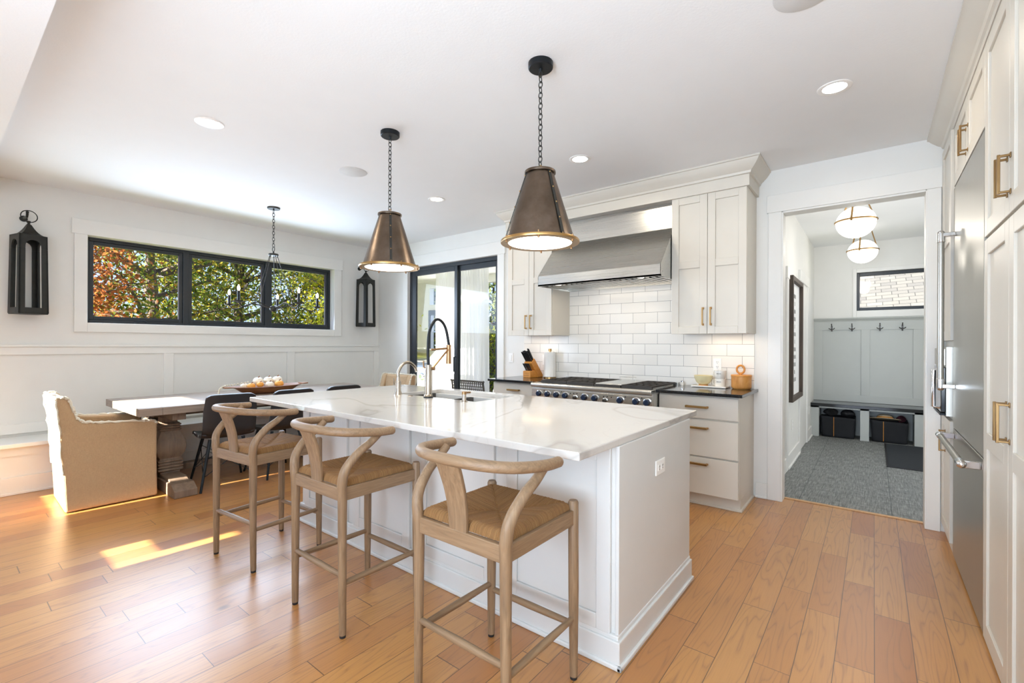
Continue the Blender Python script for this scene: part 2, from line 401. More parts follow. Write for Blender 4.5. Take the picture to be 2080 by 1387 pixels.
def sheer():
    t = NT('sheer_white_fabric'); tr = t.n('BsdfTransparent'); tl = t.n('BsdfTranslucent'); df = t.n('BsdfDiffuse')
    for q in (tl, df): q.inputs[0].default_value = (.9, .9, .9, 1)
    a = t.n('MixShader'); a.inputs[0].default_value = .5; t.l(df.outputs[0], a.inputs[1]); t.l(tl.outputs[0], a.inputs[2])
    b = t.n('MixShader'); f = t.noise(t.coords(scale=(300, 300, 300)), 1, 1); t.l(t.math('ADD', t.math('MULTIPLY', f, .1), .72), b.inputs[0])
    t.l(tr.outputs[0], b.inputs[1]); t.l(a.outputs[0], b.inputs[2]); t.l(b.outputs[0], t.t.nodes['Material Output'].inputs[0]); return t.m
SHEER = sheer()
def leaf(name, cols):
    t = NT(name); oi = t.n('TexCoord'); f = t.noise(oi.outputs['Object'], 2.2, 2); wn = t.n('TexWhiteNoise', noise_dimensions='3D')
    vr = t.n('VectorMath', operation='SNAP'); t.l(oi.outputs['Object'], vr.inputs[0]); vr.inputs[1].default_value = (.13, .13, .13); t.l(vr.outputs[0], wn.inputs['Vector'])
    k = t.math('ADD', t.math('MULTIPLY', wn.outputs['Value'], .65), t.math('MULTIPLY', f, .35))
    c = t.ramp(k, [(i/(len(cols)-1), lin(h)) for i, h in enumerate(cols)])
    df = t.n('BsdfDiffuse'); tl = t.n('BsdfTranslucent'); t.l(c, df.inputs[0]); t.l(c, tl.inputs[0])
    a = t.n('MixShader'); a.inputs[0].default_value = .45; t.l(df.outputs[0], a.inputs[1]); t.l(tl.outputs[0], a.inputs[2]); t.l(a.outputs[0], t.t.nodes['Material Output'].inputs[0]); return t.m
LEAFG = leaf('autumn_green_leaves', ['2A3C19', '485F23', '6E7E30', 'A88F30', '596E2B'])
LEAFY = leaf('yellow_green_leaves', ['55701A', '83952A', 'A8AD3B', 'B8A532', '8C9B32'])
LEAFO = leaf('orange_leaves', ['783E1D', 'A45A2C', 'B97543', '8F5F33', '6B672B'])
LEAFD = leaf('dull_green_leaves', ['425029', '63713E', '808853', '99955A'])
def shingle():
    t = NT('grey_asphalt_shingle'); br = t.n('TexBrick'); t.l(t.coords(), br.inputs[0])
    br.inputs['Scale'].default_value = 1; br.inputs['Brick Width'].default_value = .24; br.inputs['Row Height'].default_value = .13; br.inputs['Mortar Size'].default_value = .006
    br.inputs['Color1'].default_value = lin('484744'); br.inputs['Color2'].default_value = lin('57554F'); br.inputs['Mortar'].default_value = lin('282825'); br.offset = .37
    t.set(color=br.outputs[0], rough=.9); t.bump(br.outputs['Fac'], -.4, .01); return t.m
SHINGLE = shingle()
def pump(name, a, b):
    t = NT(name); f = t.noise(t.coords(), 14, 3); t.set(color=t.ramp(f, [(.35, lin(a)), (.65, lin(b))]), rough=.5); return t.m
PUMPW = pump('cream_gourd', 'EFE6D2', 'F6F1E4'); PUMPO = pump('orange_gourd', 'E89A35', 'F2B65C')
DIFF = emitter('warm_diffuser', (1, .93, .82), 3.2)
GLOBE = emitter('milk_glass_globe', (1, .95, .87), 1.5)
LED = emitter('recessed_led', (1, .96, .9), 9.0)
BULB = emitter('candle_bulb', (1, .78, .5), 14)
# ================================================================== the room
XW, YB, ZC, XR, YR = -6.153, 4.432, 2.782, 1.02, -2.0
def shell(name, m, *boxes, **k):
    b = MB()
    for q in boxes: b.box(*q)
    return struct(b.build(name, m, None, smooth=0, **k))
shell('floor', OAKFLOOR, (XW-.15, XR, YR, 4.548, -.06, 0))
shell('floor_mudroom', MUDFLOOR, (-.75, 1.62, 4.552, 8.45, -.06, .001))
shell('trim_threshold', woodmat('threshold_oak', ['B08458', 'C59A6C', 'D2AB80']), (-.60, .29, 4.53, 4.57, 0, .006), bevel=.002)
shell('ceiling', CEIL, (XW-.15, XR, YR, YB+.12, ZC, ZC+.12))
shell('ceiling_beam', CEIL, (XW, XR, -.25, .307, 2.60, ZC))
# window wall (left)
WY0, WY1, WZ0, WZ1 = 1.002, 3.662, 1.502, 2.372
shell('wall_left', WALL, (XW-.17, XW, .0, WY0, 0, ZC), (XW-.17, XW, WY1, YB+.1, 0, ZC), (XW-.17, XW, WY0, WY1, 0, WZ0), (XW-.17, XW, WY0, WY1, WZ1, ZC),
      (XW-.17, XW, YR, -1.75, 0, ZC), (XW-.17, XW, -1.75, 0, 2.45, ZC), (XW-.17, XW, -1.75, 0, 0, .25))  # frames an unseen opening added for the side fill light
# rear wall (behind the camera), openings shaped to throw the sun patches
shell('wall_rear', WALL, (XW, -5.72, YR-.12, YR, 0, ZC), (-5.72, -4.95, YR-.02, YR, 0, 1.22), (-5.72, -4.95, YR-.02, YR, 2.45, ZC), (-4.95, -3.97, YR-.12, YR, 0, ZC),
      (-3.97, -3.60, YR-.015, YR, 0, 1.255), (-3.97, -3.69, YR-.015, YR, 1.365, ZC), (-3.69, -3.60, YR-.015, YR, 1.56, ZC),
      (-3.60, -1.62, YR-.12, YR, 0, ZC), (-1.62, .75, YR-.12, YR, 2.4, ZC), (.75, XR, YR-.12, YR, 0, ZC), (-1.8, .9, YR-5.2, YR-.12, 2.42, 2.5))  # unseen doorway added for fill light; outer slab put there to block the sun
shell('wall_right', WALL, (XR, XR+.1, YR, YB+.1, 0, ZC))
# back wall with sliding door and mudroom doorway
shell('wall_back', WALL, (XW, -5.43, YB, YB+.118, 0, ZC), (-5.43, -3.70, YB, YB+.118, 2.422, ZC), (-3.70, -.601, YB, YB+.118, 0, ZC), (-.601, .29, YB, YB+.118, 2.415, ZC), (.29, XR, YB, YB+.118, 0, ZC))
# mudroom
YM = 8.38
shell('wall_mudroom_left', WALL, (-.83, -.72, 4.55, YM+.1, 0, 2.8))
shell('wall_mudroom_back', WALL, (-.72, -.20, YM, YM+.14, 0, 2.8), (-.20, 1.62, YM, YM+.14, 0, 1.81), (-.20, 1.62, YM, YM+.14, 2.365, 2.8), (1.05, 1.62, YM, YM+.14, 1.81, 2.365))
shell('wall_mudroom_right', WALL, (1.6, 1.7, 4.55, YM+.1, 0, 2.8))
shell('ceiling_mudroom', CEIL, (-.83, 1.7, 4.55, YM+.14, 2.797, 2.9))

# wainscot on the window wall
b = MB(); x = XW
b.box(x, x+.018, .0, YB, 1.19, 1.262).box(x, x+.018, .0, YB, .47, .56)
for y0, y1 in ((.0, .10), (1.63, 1.72), (2.985, 3.085), (4.335, YB)): b.box(x, x+.018, y0, y1, .56, 1.19)
b.box(x, x+.034, .0, YB, 1.262, 1.285)
struct(b.build('trim_wainscot', TRIM, None, .003, smooth=0))
# casings
def casing(name, m, boxes, bv=.003):
    b = MB()
    for q in boxes: b.box(*q)
    return struct(b.build(name, m, None, bv, smooth=0))
casing('trim_dining_window', TRIM, [(x, x+.02, .904, 1.002, 1.41, 2.372), (x, x+.02, 3.662, 3.775, 1.41, 2.372), (x, x+.024, .886, 3.795, 2.372, 2.52), (x, x+.02, 1.002, 3.662, 1.41, 1.502)])
casing('trim_sliding_door', TRIM, [(-5.535, -5.43, YB-.02, YB, 0, 2.422), (-3.70, -3.592, YB-.02, YB, 0, 2.422), (-5.55, -3.577, YB-.024, YB, 2.422, 2.585)])
casing('trim_mudroom_doorway', TRIM, [(-.708, -.609, YB-.02, YB, 0, 2.422), (.295, .372, YB-.02, YB, 0, 2.422), (-.718, .375, YB-.026, YB, 2.422, 2.568)])
casing('trim_doorway_jamb', TRIM, [(-.612, -.597, YB-.015, YB+.118, 0, 2.415), (.289, .303, YB-.015, YB+.118, 0, 2.415), (-.597, .289, YB-.015, YB+.118, 2.408, 2.424)], .002)
def base(name, m, boxes): return casing(name, m, boxes, .006)
base('baseboard_back', TRIM, [(-.80, -.708, YB-.016, YB, 0, .13), (-.80, -.708, YB-.028, YB, 0, .02), (XW, -5.55, YB-.016, YB, 0, .13), (-3.577, -3.31, YB-.016, YB, 0, .13)])
base('baseboard_mudroom', TRIM, [(-.72, -.702, 4.55, 5.48, 0, .145), (-.72, -.702, 5.60, 6.55, 0, .145), (-.72, -.69, 5.60, 6.55, 0, .022), (-.72, -.702, 7.45, 7.95, 0, .145), (-.72, -.69, 7.45, 7.95, 0, .022)])

# dining window: three sashes
wroot = sroot('window_1', (XW-.1, 2.33, 1.5)); fx0, fx1 = XW-.165, XW-.097
b = MB(); z0, z1 = WZ0+.006, WZ1
b.box(fx0, fx1, WY0, WY0+.03, z0, z1).box(fx0, fx1, WY1-.03, WY1, z0, z1).box(fx0, fx1, WY0+.03, WY1-.03, z0, z0+.03).box(fx0, fx1, WY0+.03, WY1-.03, z1-.035, z1)
b.box(fx0, fx1+.004, 1.838, 1.895, z0, z1).box(fx0, fx1+.004, 2.746, 2.803, z0, z1)
b.build('window_frame', FRAMEBLK, wroot, .003, smooth=0)
for y0, y1 in ((WY0+.03, 1.838), (1.895, 2.746), (2.803, WY1-.03)):
    b = MB(); a, c = fx0+.015, fx1-.012
    b.box(a, c, y0, y0+.036, z0+.03, z1-.035).box(a, c, y1-.036, y1, z0+.03, z1-.035).box(a, c, y0+.036, y1-.036, z0+.03, z0+.066).box(a, c, y0+.036, y1-.036, z1-.071, z1-.035)
    s_ = b.build('sash', FRAMEBLK, wroot, .003, smooth=0)
    box('pane', GLASS, s_, a+.018, a+.022, y0+.036, y1-.036, z0+.066, z1-.071, smooth=0)
    ym = lerp(y0, y1, .52); b = MB()
    b.box(fx1-.004, fx1+.012, ym-.055, ym+.055, z0+.004, z0+.016)
    b.tube(spline([(fx1+.012, ym-.05, z0+.012), (fx1+.016, ym-.02, z0+.03), (fx1+.016, ym+.03, z0+.033), (fx1+.012, ym+.05, z0+.014)]), .006, 8)
    b.build('crank_handle', FRAMEBLK, wroot)

# sliding door
droot = sroot('door_1', (-4.56, YB+.06, 0)); yf0, yf1 = YB+.03, YB+.11
b = MB(); b.box(-5.43, -5.385, yf0, yf1, 0, 2.42).box(-3.745, -3.70, yf0, yf1, 0, 2.42).box(-5.385, -3.745, yf0, yf1, 2.372, 2.42).box(-5.385, -3.745, yf0, yf1, 0, .03)
b.build('door_frame', FRAMEBLK, droot, .003, smooth=0)
for x0, x1, y0, y1, sw in ((-5.385, -4.452, YB+.035, YB+.065, .085), (-4.50, -3.745, YB+.07, YB+.10, .055)):
    b = MB(); b.box(x0, x0+sw, y0, y1, .03, 2.372).box(x1-.055, x1, y0, y1, .03, 2.372).box(x0+sw, x1-.055, y0, y1, 2.30, 2.372).box(x0+sw, x1-.055, y0, y1, .03, .12)
    p = b.build('door_panel', FRAMEBLK, droot, .003, smooth=0)
    box('pane', GLASS, p, x0+sw, x1-.055, (y0+y1)/2-.003, (y0+y1)/2+.003, .12, 2.30, smooth=0)
    if sw > .08:
        MB().tube([(x1-.03, y0, 1.13), (x1-.03, y0-.03, 1.13), (x1-.03, y0-.03, .93), (x1-.03, y0, .93)], .008, 8).build('door_handle', FRAMEBLK, p)

# mudroom window
mroot = sroot('window_2', (.3, YM+.06, 1.82)); b = MB(); y0, y1 = YM+.03, YM+.09; a, c, z0, z1 = -.20, 1.05, 1.818, 2.36
b.box(a, a+.035, y0, y1, z0, z1).box(c-.035, c, y0, y1, z0, z1).box(a+.035, c-.035, y0, y1, z0, z0+.04).box(a+.035, c-.035, y0, y1, z1-.045, z1)
f_ = b.build('window_frame', FRAMEBLK, mroot, .003, smooth=0); box('pane', GLASS, f_, a+.035, c-.035, y0+.03, y0+.034, z0+.04, z1-.045, smooth=0)
casing('trim_mudroom_window', TRIM, [(-.245, -.20, YM-.012, YM, 1.715, 2.42), (-.20, 1.1, YM-.012, YM, 2.365, 2.42), (-.20, 1.1, YM-.016, YM, 1.715, 1.81)])
# mudroom side doors (casings seen edge on)
casing('trim_mudroom_side_door', TRIM, [(-.72, -.70, 5.48, 5.60, 0, 2.0), (-.72, -.695, 5.46, 5.62, 2.0, 2.12), (-.72, -.70, 6.55, 6.67, 0, 2.09), (-.72, -.70, 7.33, 7.45, 0, 2.09), (-.72, -.695, 6.52, 7.48, 2.09, 2.22)])
dd = sroot('door_2', (-.715, 7.0, 0)); MB().box(-.72, -.712, 6.67, 7.33, .01, 2.09).build('door_panel', TRIM, dd, smooth=0)

# backsplash
shell('wall_backsplash', TILE, (-3.283, -.812, YB-.012, YB, .93, 1.41), (-2.668, -1.40, YB-.012, YB, 1.41, 1.93))
# ================================================================== cabinetry
def pull(parent, p0, p1, out, m=BRASS, r=.005, foot=.010, name='handle'):
    """square-bar pull between two posts; out = stand-off vector"""
    p0, p1, o = Vector(p0), Vector(p1), Vector(out); d = (p1-p0).normalized()
    b = MB(); b.bar(p0+o-d*.006, p1+o+d*.006, r*2, r*2, up=o)
    for p in (p0, p1):
        b.bar(p, p+o, foot, foot*.8, up=d)
        b.bar(p-o*.0, p+o*.12, foot*1.5, foot*1.9, up=d)
    return b.build(name, m, parent, .0015)
def shaker_y(name, m, parent, x0, x1, z0, z1, y, rails=(), st=.06, th=.02, bv=.0025):
    """door facing -Y at plane y; rails = z-centres of extra cross rails"""
    b = MB(); b.box(x0, x0+st, y, y+th, z0, z1).box(x1-st, x1, y, y+th, z0, z1)
    b.box(x0+st, x1-st, y, y+th, z0, z0+st).box(x0+st, x1-st, y, y+th, z1-st, z1)
    for r in rails: b.box(x0+st, x1-st, y, y+th, r-st/2, r+st/2)
    b.box(x0+st, x1-st, y+.009, y+th, z0+st, z1-st)
    return b.build(name, m, parent, bv, smooth=0)
def shaker_x(name, m, parent, y0, y1, z0, z1, x, rails=(), st=.06, th=.02, bv=.0025, zb=None, zt=None):
    """door facing -X at plane x"""
    zb = st if zb is None else zb; zt = st if zt is None else zt
    b = MB(); b.box(x, x+th, y0, y0+st, z0, z1).box(x, x+th, y1-st, y1, z0, z1)
    b.box(x, x+th, y0+st, y1-st, z0, z0+zb).box(x, x+th, y0+st, y1-st, z1-zt, z1)
    for r in rails: b.box(x, x+th, y0+st, y1-st, r-st/2, r+st/2)
    b.box(x+.009, x+th, y0+st, y1-st, z0+zb, z1-zt)
    return b.build(name, m, parent, bv, smooth=0)

# upper cabinets either side of the hood
for x0, x1, lab in ((-3.243, -2.655, 'pale grey two-door wall cabinet between the sliding door and the range hood'),
                    (-1.402, -.80, 'pale grey two-door wall cabinet between the range hood and the mudroom doorway')):
    t = thing('wall_cabinet', lab, 'cabinet', ((x0+x1)/2, 4.25, 1.40), 'upper kitchen cabinets')
    box('cabinet_body', CAB, t, x0, x1, 4.075, YB-.0005, 1.405, 2.60, .002, smooth=0)
    xm = (x0+x1)/2
    for k, (a, c) in enumerate(((x0+.002, xm-.0015), (xm+.0015, x1-.002))):
        d = shaker_y('door', CAB, t, a, c, 1.40, 2.578, 4.053, (1.992,), .061)
        xh = c-.030 if k == 0 else a+.030
        pull(d, (xh, 4.053, 1.478), (xh, 4.053, 1.615), (0, -.03, 0))
# crown mouldings
def crown(prof, x0, x1, y_wall, r):
    pass
def crown_back(name, x0, x1, y, lab=None):
    """frieze and cove above the wall cabinets, mitred round both ends; y = front plane of the frieze"""
    prof = [(0, 2.578), (.0, 2.668), (.012, 2.672), (.016, 2.69), (.03, 2.70), (.058, 2.728), (.078, 2.755), (.082, 2.765), (.09, 2.768), (.09, ZC)]
    b = MB(); rings = []
    for o, z in prof:
        rings.append(b.vs([(x1+o, YB-.001, z), (x1+o, y-o, z), (x0-o, y-o, z), (x0-o, YB-.001, z)]))
    for A, B in zip(rings, rings[1:]):
        for i in range(3): b.face([A[i], A[i+1], B[i+1], B[i]])
    b.face(rings[0]); b.face(rings[-1][::-1])
    return struct(b.build(name, CAB, None, smooth=30))
crown_back('trim_crown_range_wall', -3.262, -.781, 4.035)
b = MB(); prof = [(.385, 2.66), (.385, 2.69), (.375, 2.695), (.368, 2.71), (.35, 2.72), (.315, 2.75), (.305, 2.762), (.295, 2.766), (.295, ZC), (.50, ZC), (.50, 2.66)]
b.prism([(u, v) for u, v in prof], 'y', .3155, YB-.001); struct(b.build('trim_crown_fridge_wall', CAB, None, smooth=30))

# range hood
t = thing('range_hood', 'wide brushed stainless steel range hood above the cooker', 'range hood', (-2.03, 4.1, 1.88))
hx0, hx1 = -2.652, -1.405
b = MB(); prof = [(3.80, 1.885), (3.80, 1.985), (4.13, 2.352), (YB-.013, 2.352), (YB-.013, 1.885)]
for xa in (hx0, hx1-.004): b.prism(prof, 'x', xa, xa+.004)
for (ya, za), (yb, zb) in zip(prof[:3], prof[1:4]): b.poly([(hx0, ya, za), (hx1, ya, za), (hx1, yb, zb), (hx0, yb, zb)])
b.box(hx0, hx1, 3.80, 3.815, 1.885, 1.90).box(hx0, hx1, YB-.06, YB-.013, 1.885, 1.925)
b.build('canopy', STEEL, t, smooth=0)
box('duct_cover', STEEL, t, hx0+.003, hx1-.003, 4.135, YB-.013, 2.353, 2.577, smooth=0)
box('filter_tray', BLACKMETAL, t, hx0+.004, hx1-.004, 3.815, YB-.06, 1.955, 1.96, smooth=0)
b = MB()
n = 21
for i in range(n):
    xx = lerp(hx0+.06, hx1-.05, i/(n-1)); b.bar((xx, 3.92, 1.897), (xx, YB-.07, 1.915), .034, .012)
b.build('baffle_filter', STEEL, t, smooth=0)
HL = emitter('hood_lamp', (1, .93, .82), 1.2)
for xx in (hx0+.2, hx1-.2): MB().cyl((xx, 3.865, 1.895), (xx, 3.865, 1.889), .03).build('hood_lamp', HL, t)
box('control_strip', DARKSTEEL, t, -2.14, -1.90, 3.835, 3.89, 1.888, 1.896, smooth=0)
MB().cyl((hx1, 3.83, 1.925), (hx1+.004, 3.83, 1.925), .006).build('screw_cap', CHROME, t)
light('hood_light', 'AREA', (-2.03, 4.0, 1.87), 2.0, (1, .87, .7), (0, .25, -1), .9, .2)

# base cabinets and counters on the range wall
t = thing('base_cabinet', 'pale grey three-drawer base cabinet between the cooker and the mudroom doorway', 'cabinet', (-1.12, 4.15, 0), 'lower kitchen cabinets')
box('cabinet_body', CAB, t, -1.44, -.815, 3.885, YB-.0005, .105, .904, .002, smooth=0)
b = MB(); b.box(-1.44, -.815, 3.94, YB-.001, 0, .105).box(-1.44, -.803, 3.928, YB-.029, 0, .02); b.build('toe_kick', CAB, t, .003, smooth=0)
for z0, z1 in ((.715, .89), (.412, .703), (.108, .40)):
    d = box('drawer', CAB, t, -1.437, -.818, 3.865, 3.884, z0, z1, .003, smooth=0)
    zh = {.715: .808, .412: .64, .108: .352}[z0]
    pull(d, (-1.205, 3.865, zh), (-1.045, 3.865, zh), (0, -.028, 0), BRASS, .0085)
t = thing('base_cabinet', 'pale grey drawer base cabinet under the knife block, mostly hidden by the island', 'cabinet', (-2.98, 4.15, 0), 'lower kitchen cabinets')
box('cabinet_body', CAB, t, -3.29, -2.672, 3.885, YB-.0005, .105, .904, .002, smooth=0)
box('toe_kick', CAB, t, -3.29, -2.672, 3.94, YB-.001, 0, .105, smooth=0)
for z0, z1 in ((.715, .89), (.412, .703), (.108, .40)):
    d = box('drawer', CAB, t, -3.287, -2.675, 3.865, 3.884, z0, z1, .003, smooth=0)
    pull(d, (-3.07, 3.865, (z0+z1)/2+.02), (-2.93, 3.865, (z0+z1)/2+.02), (0, -.028, 0), BRASS, .0085)
tag(box('countertop', BLACKSTONE, None, -1.441, -.778, 3.80, YB-.013, .905, .930, .003), 'black stone countertop under the wooden canister and the white tray', 'countertop')
tag(box('countertop', BLACKSTONE, None, -3.318, -2.671, 3.80, YB-.013, .905, .930, .003), 'black stone countertop under the knife block and the paper towel roll', 'countertop')

# cooker
t = thing('gas_range', 'stainless steel professional gas range with blue knobs', 'cooker', (-2.055, 4.05, 0))
rx0, rx1 = -2.667, -1.445
box('range_body', STEEL, t, rx0, rx1, 3.745, YB-.014, .10, .905, .003, smooth=0)
for xx in (rx0+.06, rx1-.06):
    for yy in (3.80, 4.35): MB().cyl((xx, yy, 0), (xx, yy, .10), .022).build('range_foot', BLACKMETAL, t)
b = MB(); b.prism([(3.745, .72), (3.728, .735), (3.722, .872), (3.745, .872)], 'x', rx0, rx1); b.build('control_panel', STEEL, t, .002, smooth=0)
b = MB(); b.prism([(3.70, .892), (3.698, .915), (3.71, .928), (3.80, .93), (3.80, .905), (3.72, .885)], 'x', rx0, rx1); b.build('front_rail', STEEL, t, .004, smooth=0)
b = MB(); b.box(rx0, rx1, 3.80, YB-.014, .905, .922).box(rx0, rx1, YB-.07, YB-.014, .922, .955); b.build('cooktop', STEEL, t, .003, smooth=0)
for xx, zz, kr in ((-2.575, .826, .030), (-2.476, .826, .030), (-2.376, .826, .030), (-2.277, .826, .030), (-2.170, .815, .02), (-2.075, .824, .032), (-1.968, .824, .032), (-1.868, .812, .02), (-1.724, .824, .032), (-1.581, .824, .032), (-1.484, .824, .032)):
    yk = 3.724
    kn = MB()
    kn.lathe([(0, -.036), (kr*.62, -.036), (kr*.80, -.032), (kr*.88, -.008), (kr*.9, .002)], (xx, yk, zz), 24, axis='y')
    o = kn.build('knob', BLUEKNOB if kr > .025 else DARKSTEEL, t)
    MB().lathe([(kr*.9, -.006), (kr*1.15, -.004), (kr*1.15, .002), (kr*.9, .003)], (xx, yk, zz), 24, axis='y').build('knob_ring', CHROME, o)
for xx, zz in ((-2.52, .857), (-2.325, .857), (-2.225, .85), (-2.19, .852), (-2.155, .852), (-1.885, .845), (-1.85, .845), (-1.81, .843), (-1.68, .856), (-1.532, .857)): MB().cyl((xx, 3.7235, zz), (xx, 3.7215, zz), .0055, seg=10).build('panel_marking', DARKHOLE, t)
def grate(x0, x1):
    b = MB(); y0, y1, zt = 3.775, 4.335, .957
    for yy in (y0, (y0+y1)/2, y1): b.bar((x0, yy, zt-.008), (x1, yy, zt-.008), .016, .016)
    for xx in (x0, x1): b.bar((xx, y0, zt-.008), (xx, y1, zt-.008), .016, .016)
    for i in (1, 2, 3): xx = lerp(x0, x1, i/4); b.bar((xx, y0, zt-.006), (xx, y1, zt-.006), .010, .012)
    for yc in (lerp(y0, y1, .25), lerp(y0, y1, .75)): b.bar((x0, yc, zt-.006), (x1, yc, zt-.006), .010, .012)
    b.box(x0-.008, x1+.008, y0-.012, y0, .928, zt)
    for xx in (x0, x1):
        for yy in (y0, y1): b.box(xx-.008, xx+.008, yy-.008, yy+.008, .922, zt)
    b.build('grate', CASTIRON, t, .002, smooth=0)
for a, c in ((-2.575, -2.305), (-2.285, -2.012), (-1.722, -1.468)): grate(a, c)
for xx in (-2.44, -2.15, -1.595):
    for yy in (3.92, 4.19):
        MB().lathe([(0, .922), (.05, .922), (.05, .932), (.034, .936), (.034, .945), (0, .946)], (xx, yy, 0), 20).build('burner', CASTIRON, t)
g = MB(); g.box(-1.995, -1.74, 3.775, 4.34, .924, .957); gd = g.build('griddle_cover', STEEL, t, .006)
pull(gd, (-1.95, 4.2, .957), (-1.79, 4.2, .957), (0, 0, .036), STEEL, .004, .008)
box('griddle_front', CASTIRON, t, -1.995, -1.74, 3.755, 3.774, .928, .950, smooth=0)
box('oven_door', STEEL, t, rx0+.02, rx1-.02, 3.728, 3.744, .18, .69, .003, smooth=0)
MB().tube([(rx0+.1, 3.728, .66), (rx0+.1, 3.68, .66), (rx1-.1, 3.68, .66), (rx1-.1, 3.728, .66)], .012, 12).build('oven_handle', STEEL, t)

# island
t = thing('kitchen_island', 'pale grey panelled kitchen island on the oak floor behind the bar stools', 'kitchen island', (-2.06, 2.2, 0))
ix0, ix1, iy0, iy1 = -3.335, -.825, 1.742, 2.64
b = MB(); b.box(ix0, ix1, iy0, iy1, .10, .60).box(ix0, -2.93, iy0, iy1, .60, .893).box(-2.05, ix1, iy0, iy1, .60, .893).box(-2.93, -2.05, iy0, 2.2, .60, .893).box(-2.93, -2.05, 2.735, iy1, .6, .893)
b.build('island_body', ISL, t, smooth=0)
for a, c in ((-3.275, -2.735), (-2.655, -2.10), (-2.018, -1.462), (-1.382, -.842)): shaker_y('panel', ISL, t, a, c, .128, .886, iy0-.019, (), .062, .0185, .003)
b = MB(); b.box(ix1, ix1+.016, iy0-.004, iy1+.01, .11, .893); b.build('side_panel', ISL, t, .003, smooth=0)
b = MB()
for o, z1 in ((.012, .128), (.022, .112)):
    b.box(ix0-o, ix1+.008+o, iy0-.004-o, iy0+.01, 0, z1).box(ix1-.01, ix1+.008+o, iy0, iy1+.012, 0, z1).box(ix0-o, ix0+.01, iy0, iy1+.012, 0, z1)
b.build('base_moulding', ISL, t, .005, smooth=0)
b = MB(); b.box(ix0-.034, ix1+.042, iy0-.036, iy0-.02, 0, .022).box(ix1+.02, ix1+.042, iy0-.036, iy1+.012, 0, .022); b.build('shoe_moulding', ISL, t, .006, smooth=0)
# countertop with sink cut-out
t = MB(); tx0, tx1, ty0, ty1, tz0, tz1 = -3.476, -.814, 1.424, 2.79, .8935, .9235
sx0, sx1, sy0, sy1 = -2.88, -2.075, 2.255, 2.70
def ring(b, ox0, ox1, oy0, oy1, ix0_, ix1_, iy0_, iy1_, z0, z1):
    o = [(ox0, oy0), (ox1, oy0), (ox1, oy1), (ox0, oy1)]; i = [(ix0_, iy0_), (ix1_, iy0_), (ix1_, iy1_), (ix0_, iy1_)]
    ob, ot = b.vs([(*p, z0) for p in o]), b.vs([(*p, z1) for p in o]); ib, it = b.vs([(*p, z0) for p in i]), b.vs([(*p, z1) for p in i])
    for k in range(4):
        n = (k+1) % 4
        b.face([ot[k], ot[n], it[n], it[k]]); b.face([ob[k], ib[k], ib[n], ob[n]]); b.face([ob[k], ob[n], ot[n], ot[k]]); b.face([it[k], it[n], ib[n], ib[k]])
ring(t, tx0, tx1, ty0, ty1, sx0, sx1, sy0, sy1, tz0, tz1)
tag(t.build('island_countertop', QUARTZ, None, .004, smooth=0), 'white grey-veined quartz worktop of the island with a sink cut into it', 'countertop')
t = thing('kitchen_sink', 'dark stainless double-bowl sink set under the island worktop', 'sink', (-2.48, 2.48, .66))
SINKM = brushed('dark_sink_steel', '6E6A66', .32, 0)
b = MB()
for a, c in ((sx0+.004, -2.47), (-2.45, sx1-.004)):
    ya, yb = sy0+.004, sy1-.004
    b.poly([(a, ya, .68), (c, ya, .68), (c, yb, .68), (a, yb, .68)])
    for p, q in (((a, ya), (c, ya)), ((c, ya), (c, yb)), ((c, yb), (a, yb)), ((a, yb), (a, ya))):
        b.poly([(*p, .68), (*q, .68), (*q, .893), (*p, .893)])
b.box(-2.47, -2.45, sy0+.004, sy1-.004, .86, .872); b.build('bowl', SINKM, t, solid=.002, smooth=0)
for xx in (-2.67, -2.26): MB().lathe([(0, .684), (.045, .684), (.045, .688), (.03, .683)], (xx, 2.48, 0), 20).build('drain', CHROME, t)
# faucet
t = thing('kitchen_faucet', 'tall brushed nickel pull-down faucet with black spring hose at the sink', 'faucet', (-2.487, 2.212, .9235)); x, y, z = -2.487, 2.212, .9235
b = MB(); b.lathe([(0, 0), (.034, 0), (.034, .008), (.0, .008)], (x, y, z)); b.build('base_ring', BLACKMETAL, t)
b = MB(); b.lathe([(.029, .008), (.031, .018), (.026, .024), (.026, .195), (.022, .205), (.022, .232), (.016, .236), (0, .236)], (x, y, z)); b.build('faucet_body', NICKEL, t)
hd = (x+.012, y+.185, z)   # spray head hangs over the bowl
b = MB(); b.tube(spline([(x, y, z+.23), (x-.006, y+.0, z+.33), (x-.008, y+.012, z+.46), (x-.002, y+.055, z+.545), (x+.004, y+.105, z+.555), (x+.009, y+.155, z+.50), (hd[0], hd[1], z+.385), (hd[0], hd[1], z+.36)], 10), .0105, 12); b.build('hose', BLACKMETAL, t)
b = MB(); b.cyl((hd[0], hd[1], z+.375), (hd[0], hd[1], z+.362), .019).cyl((hd[0], hd[1], z+.362), (hd[0], hd[1], z+.235), .017, .0205); b.build('spray_head', COPPERB, t)
b = MB(); b.tube([(x+.006, y+.03, z+.205), (hd[0]+.006, hd[1]-.005, z+.345)], .007, 8).tube([(x-.004, y+.03, z+.34), (hd[0], hd[1], z+.35)], .008, 8).cyl((x-.03, y+.012, z+.205), (x+.03, y+.03, z+.205), .011); b.build('support_arm', COPPERB, t)
b = MB(); b.tube([(x-.02, y, z+.21), (x-.045, y-.004, z+.215), (x-.05, y-.004, z+.26)], .006, 8); b.build('lever', COPPERB, t)
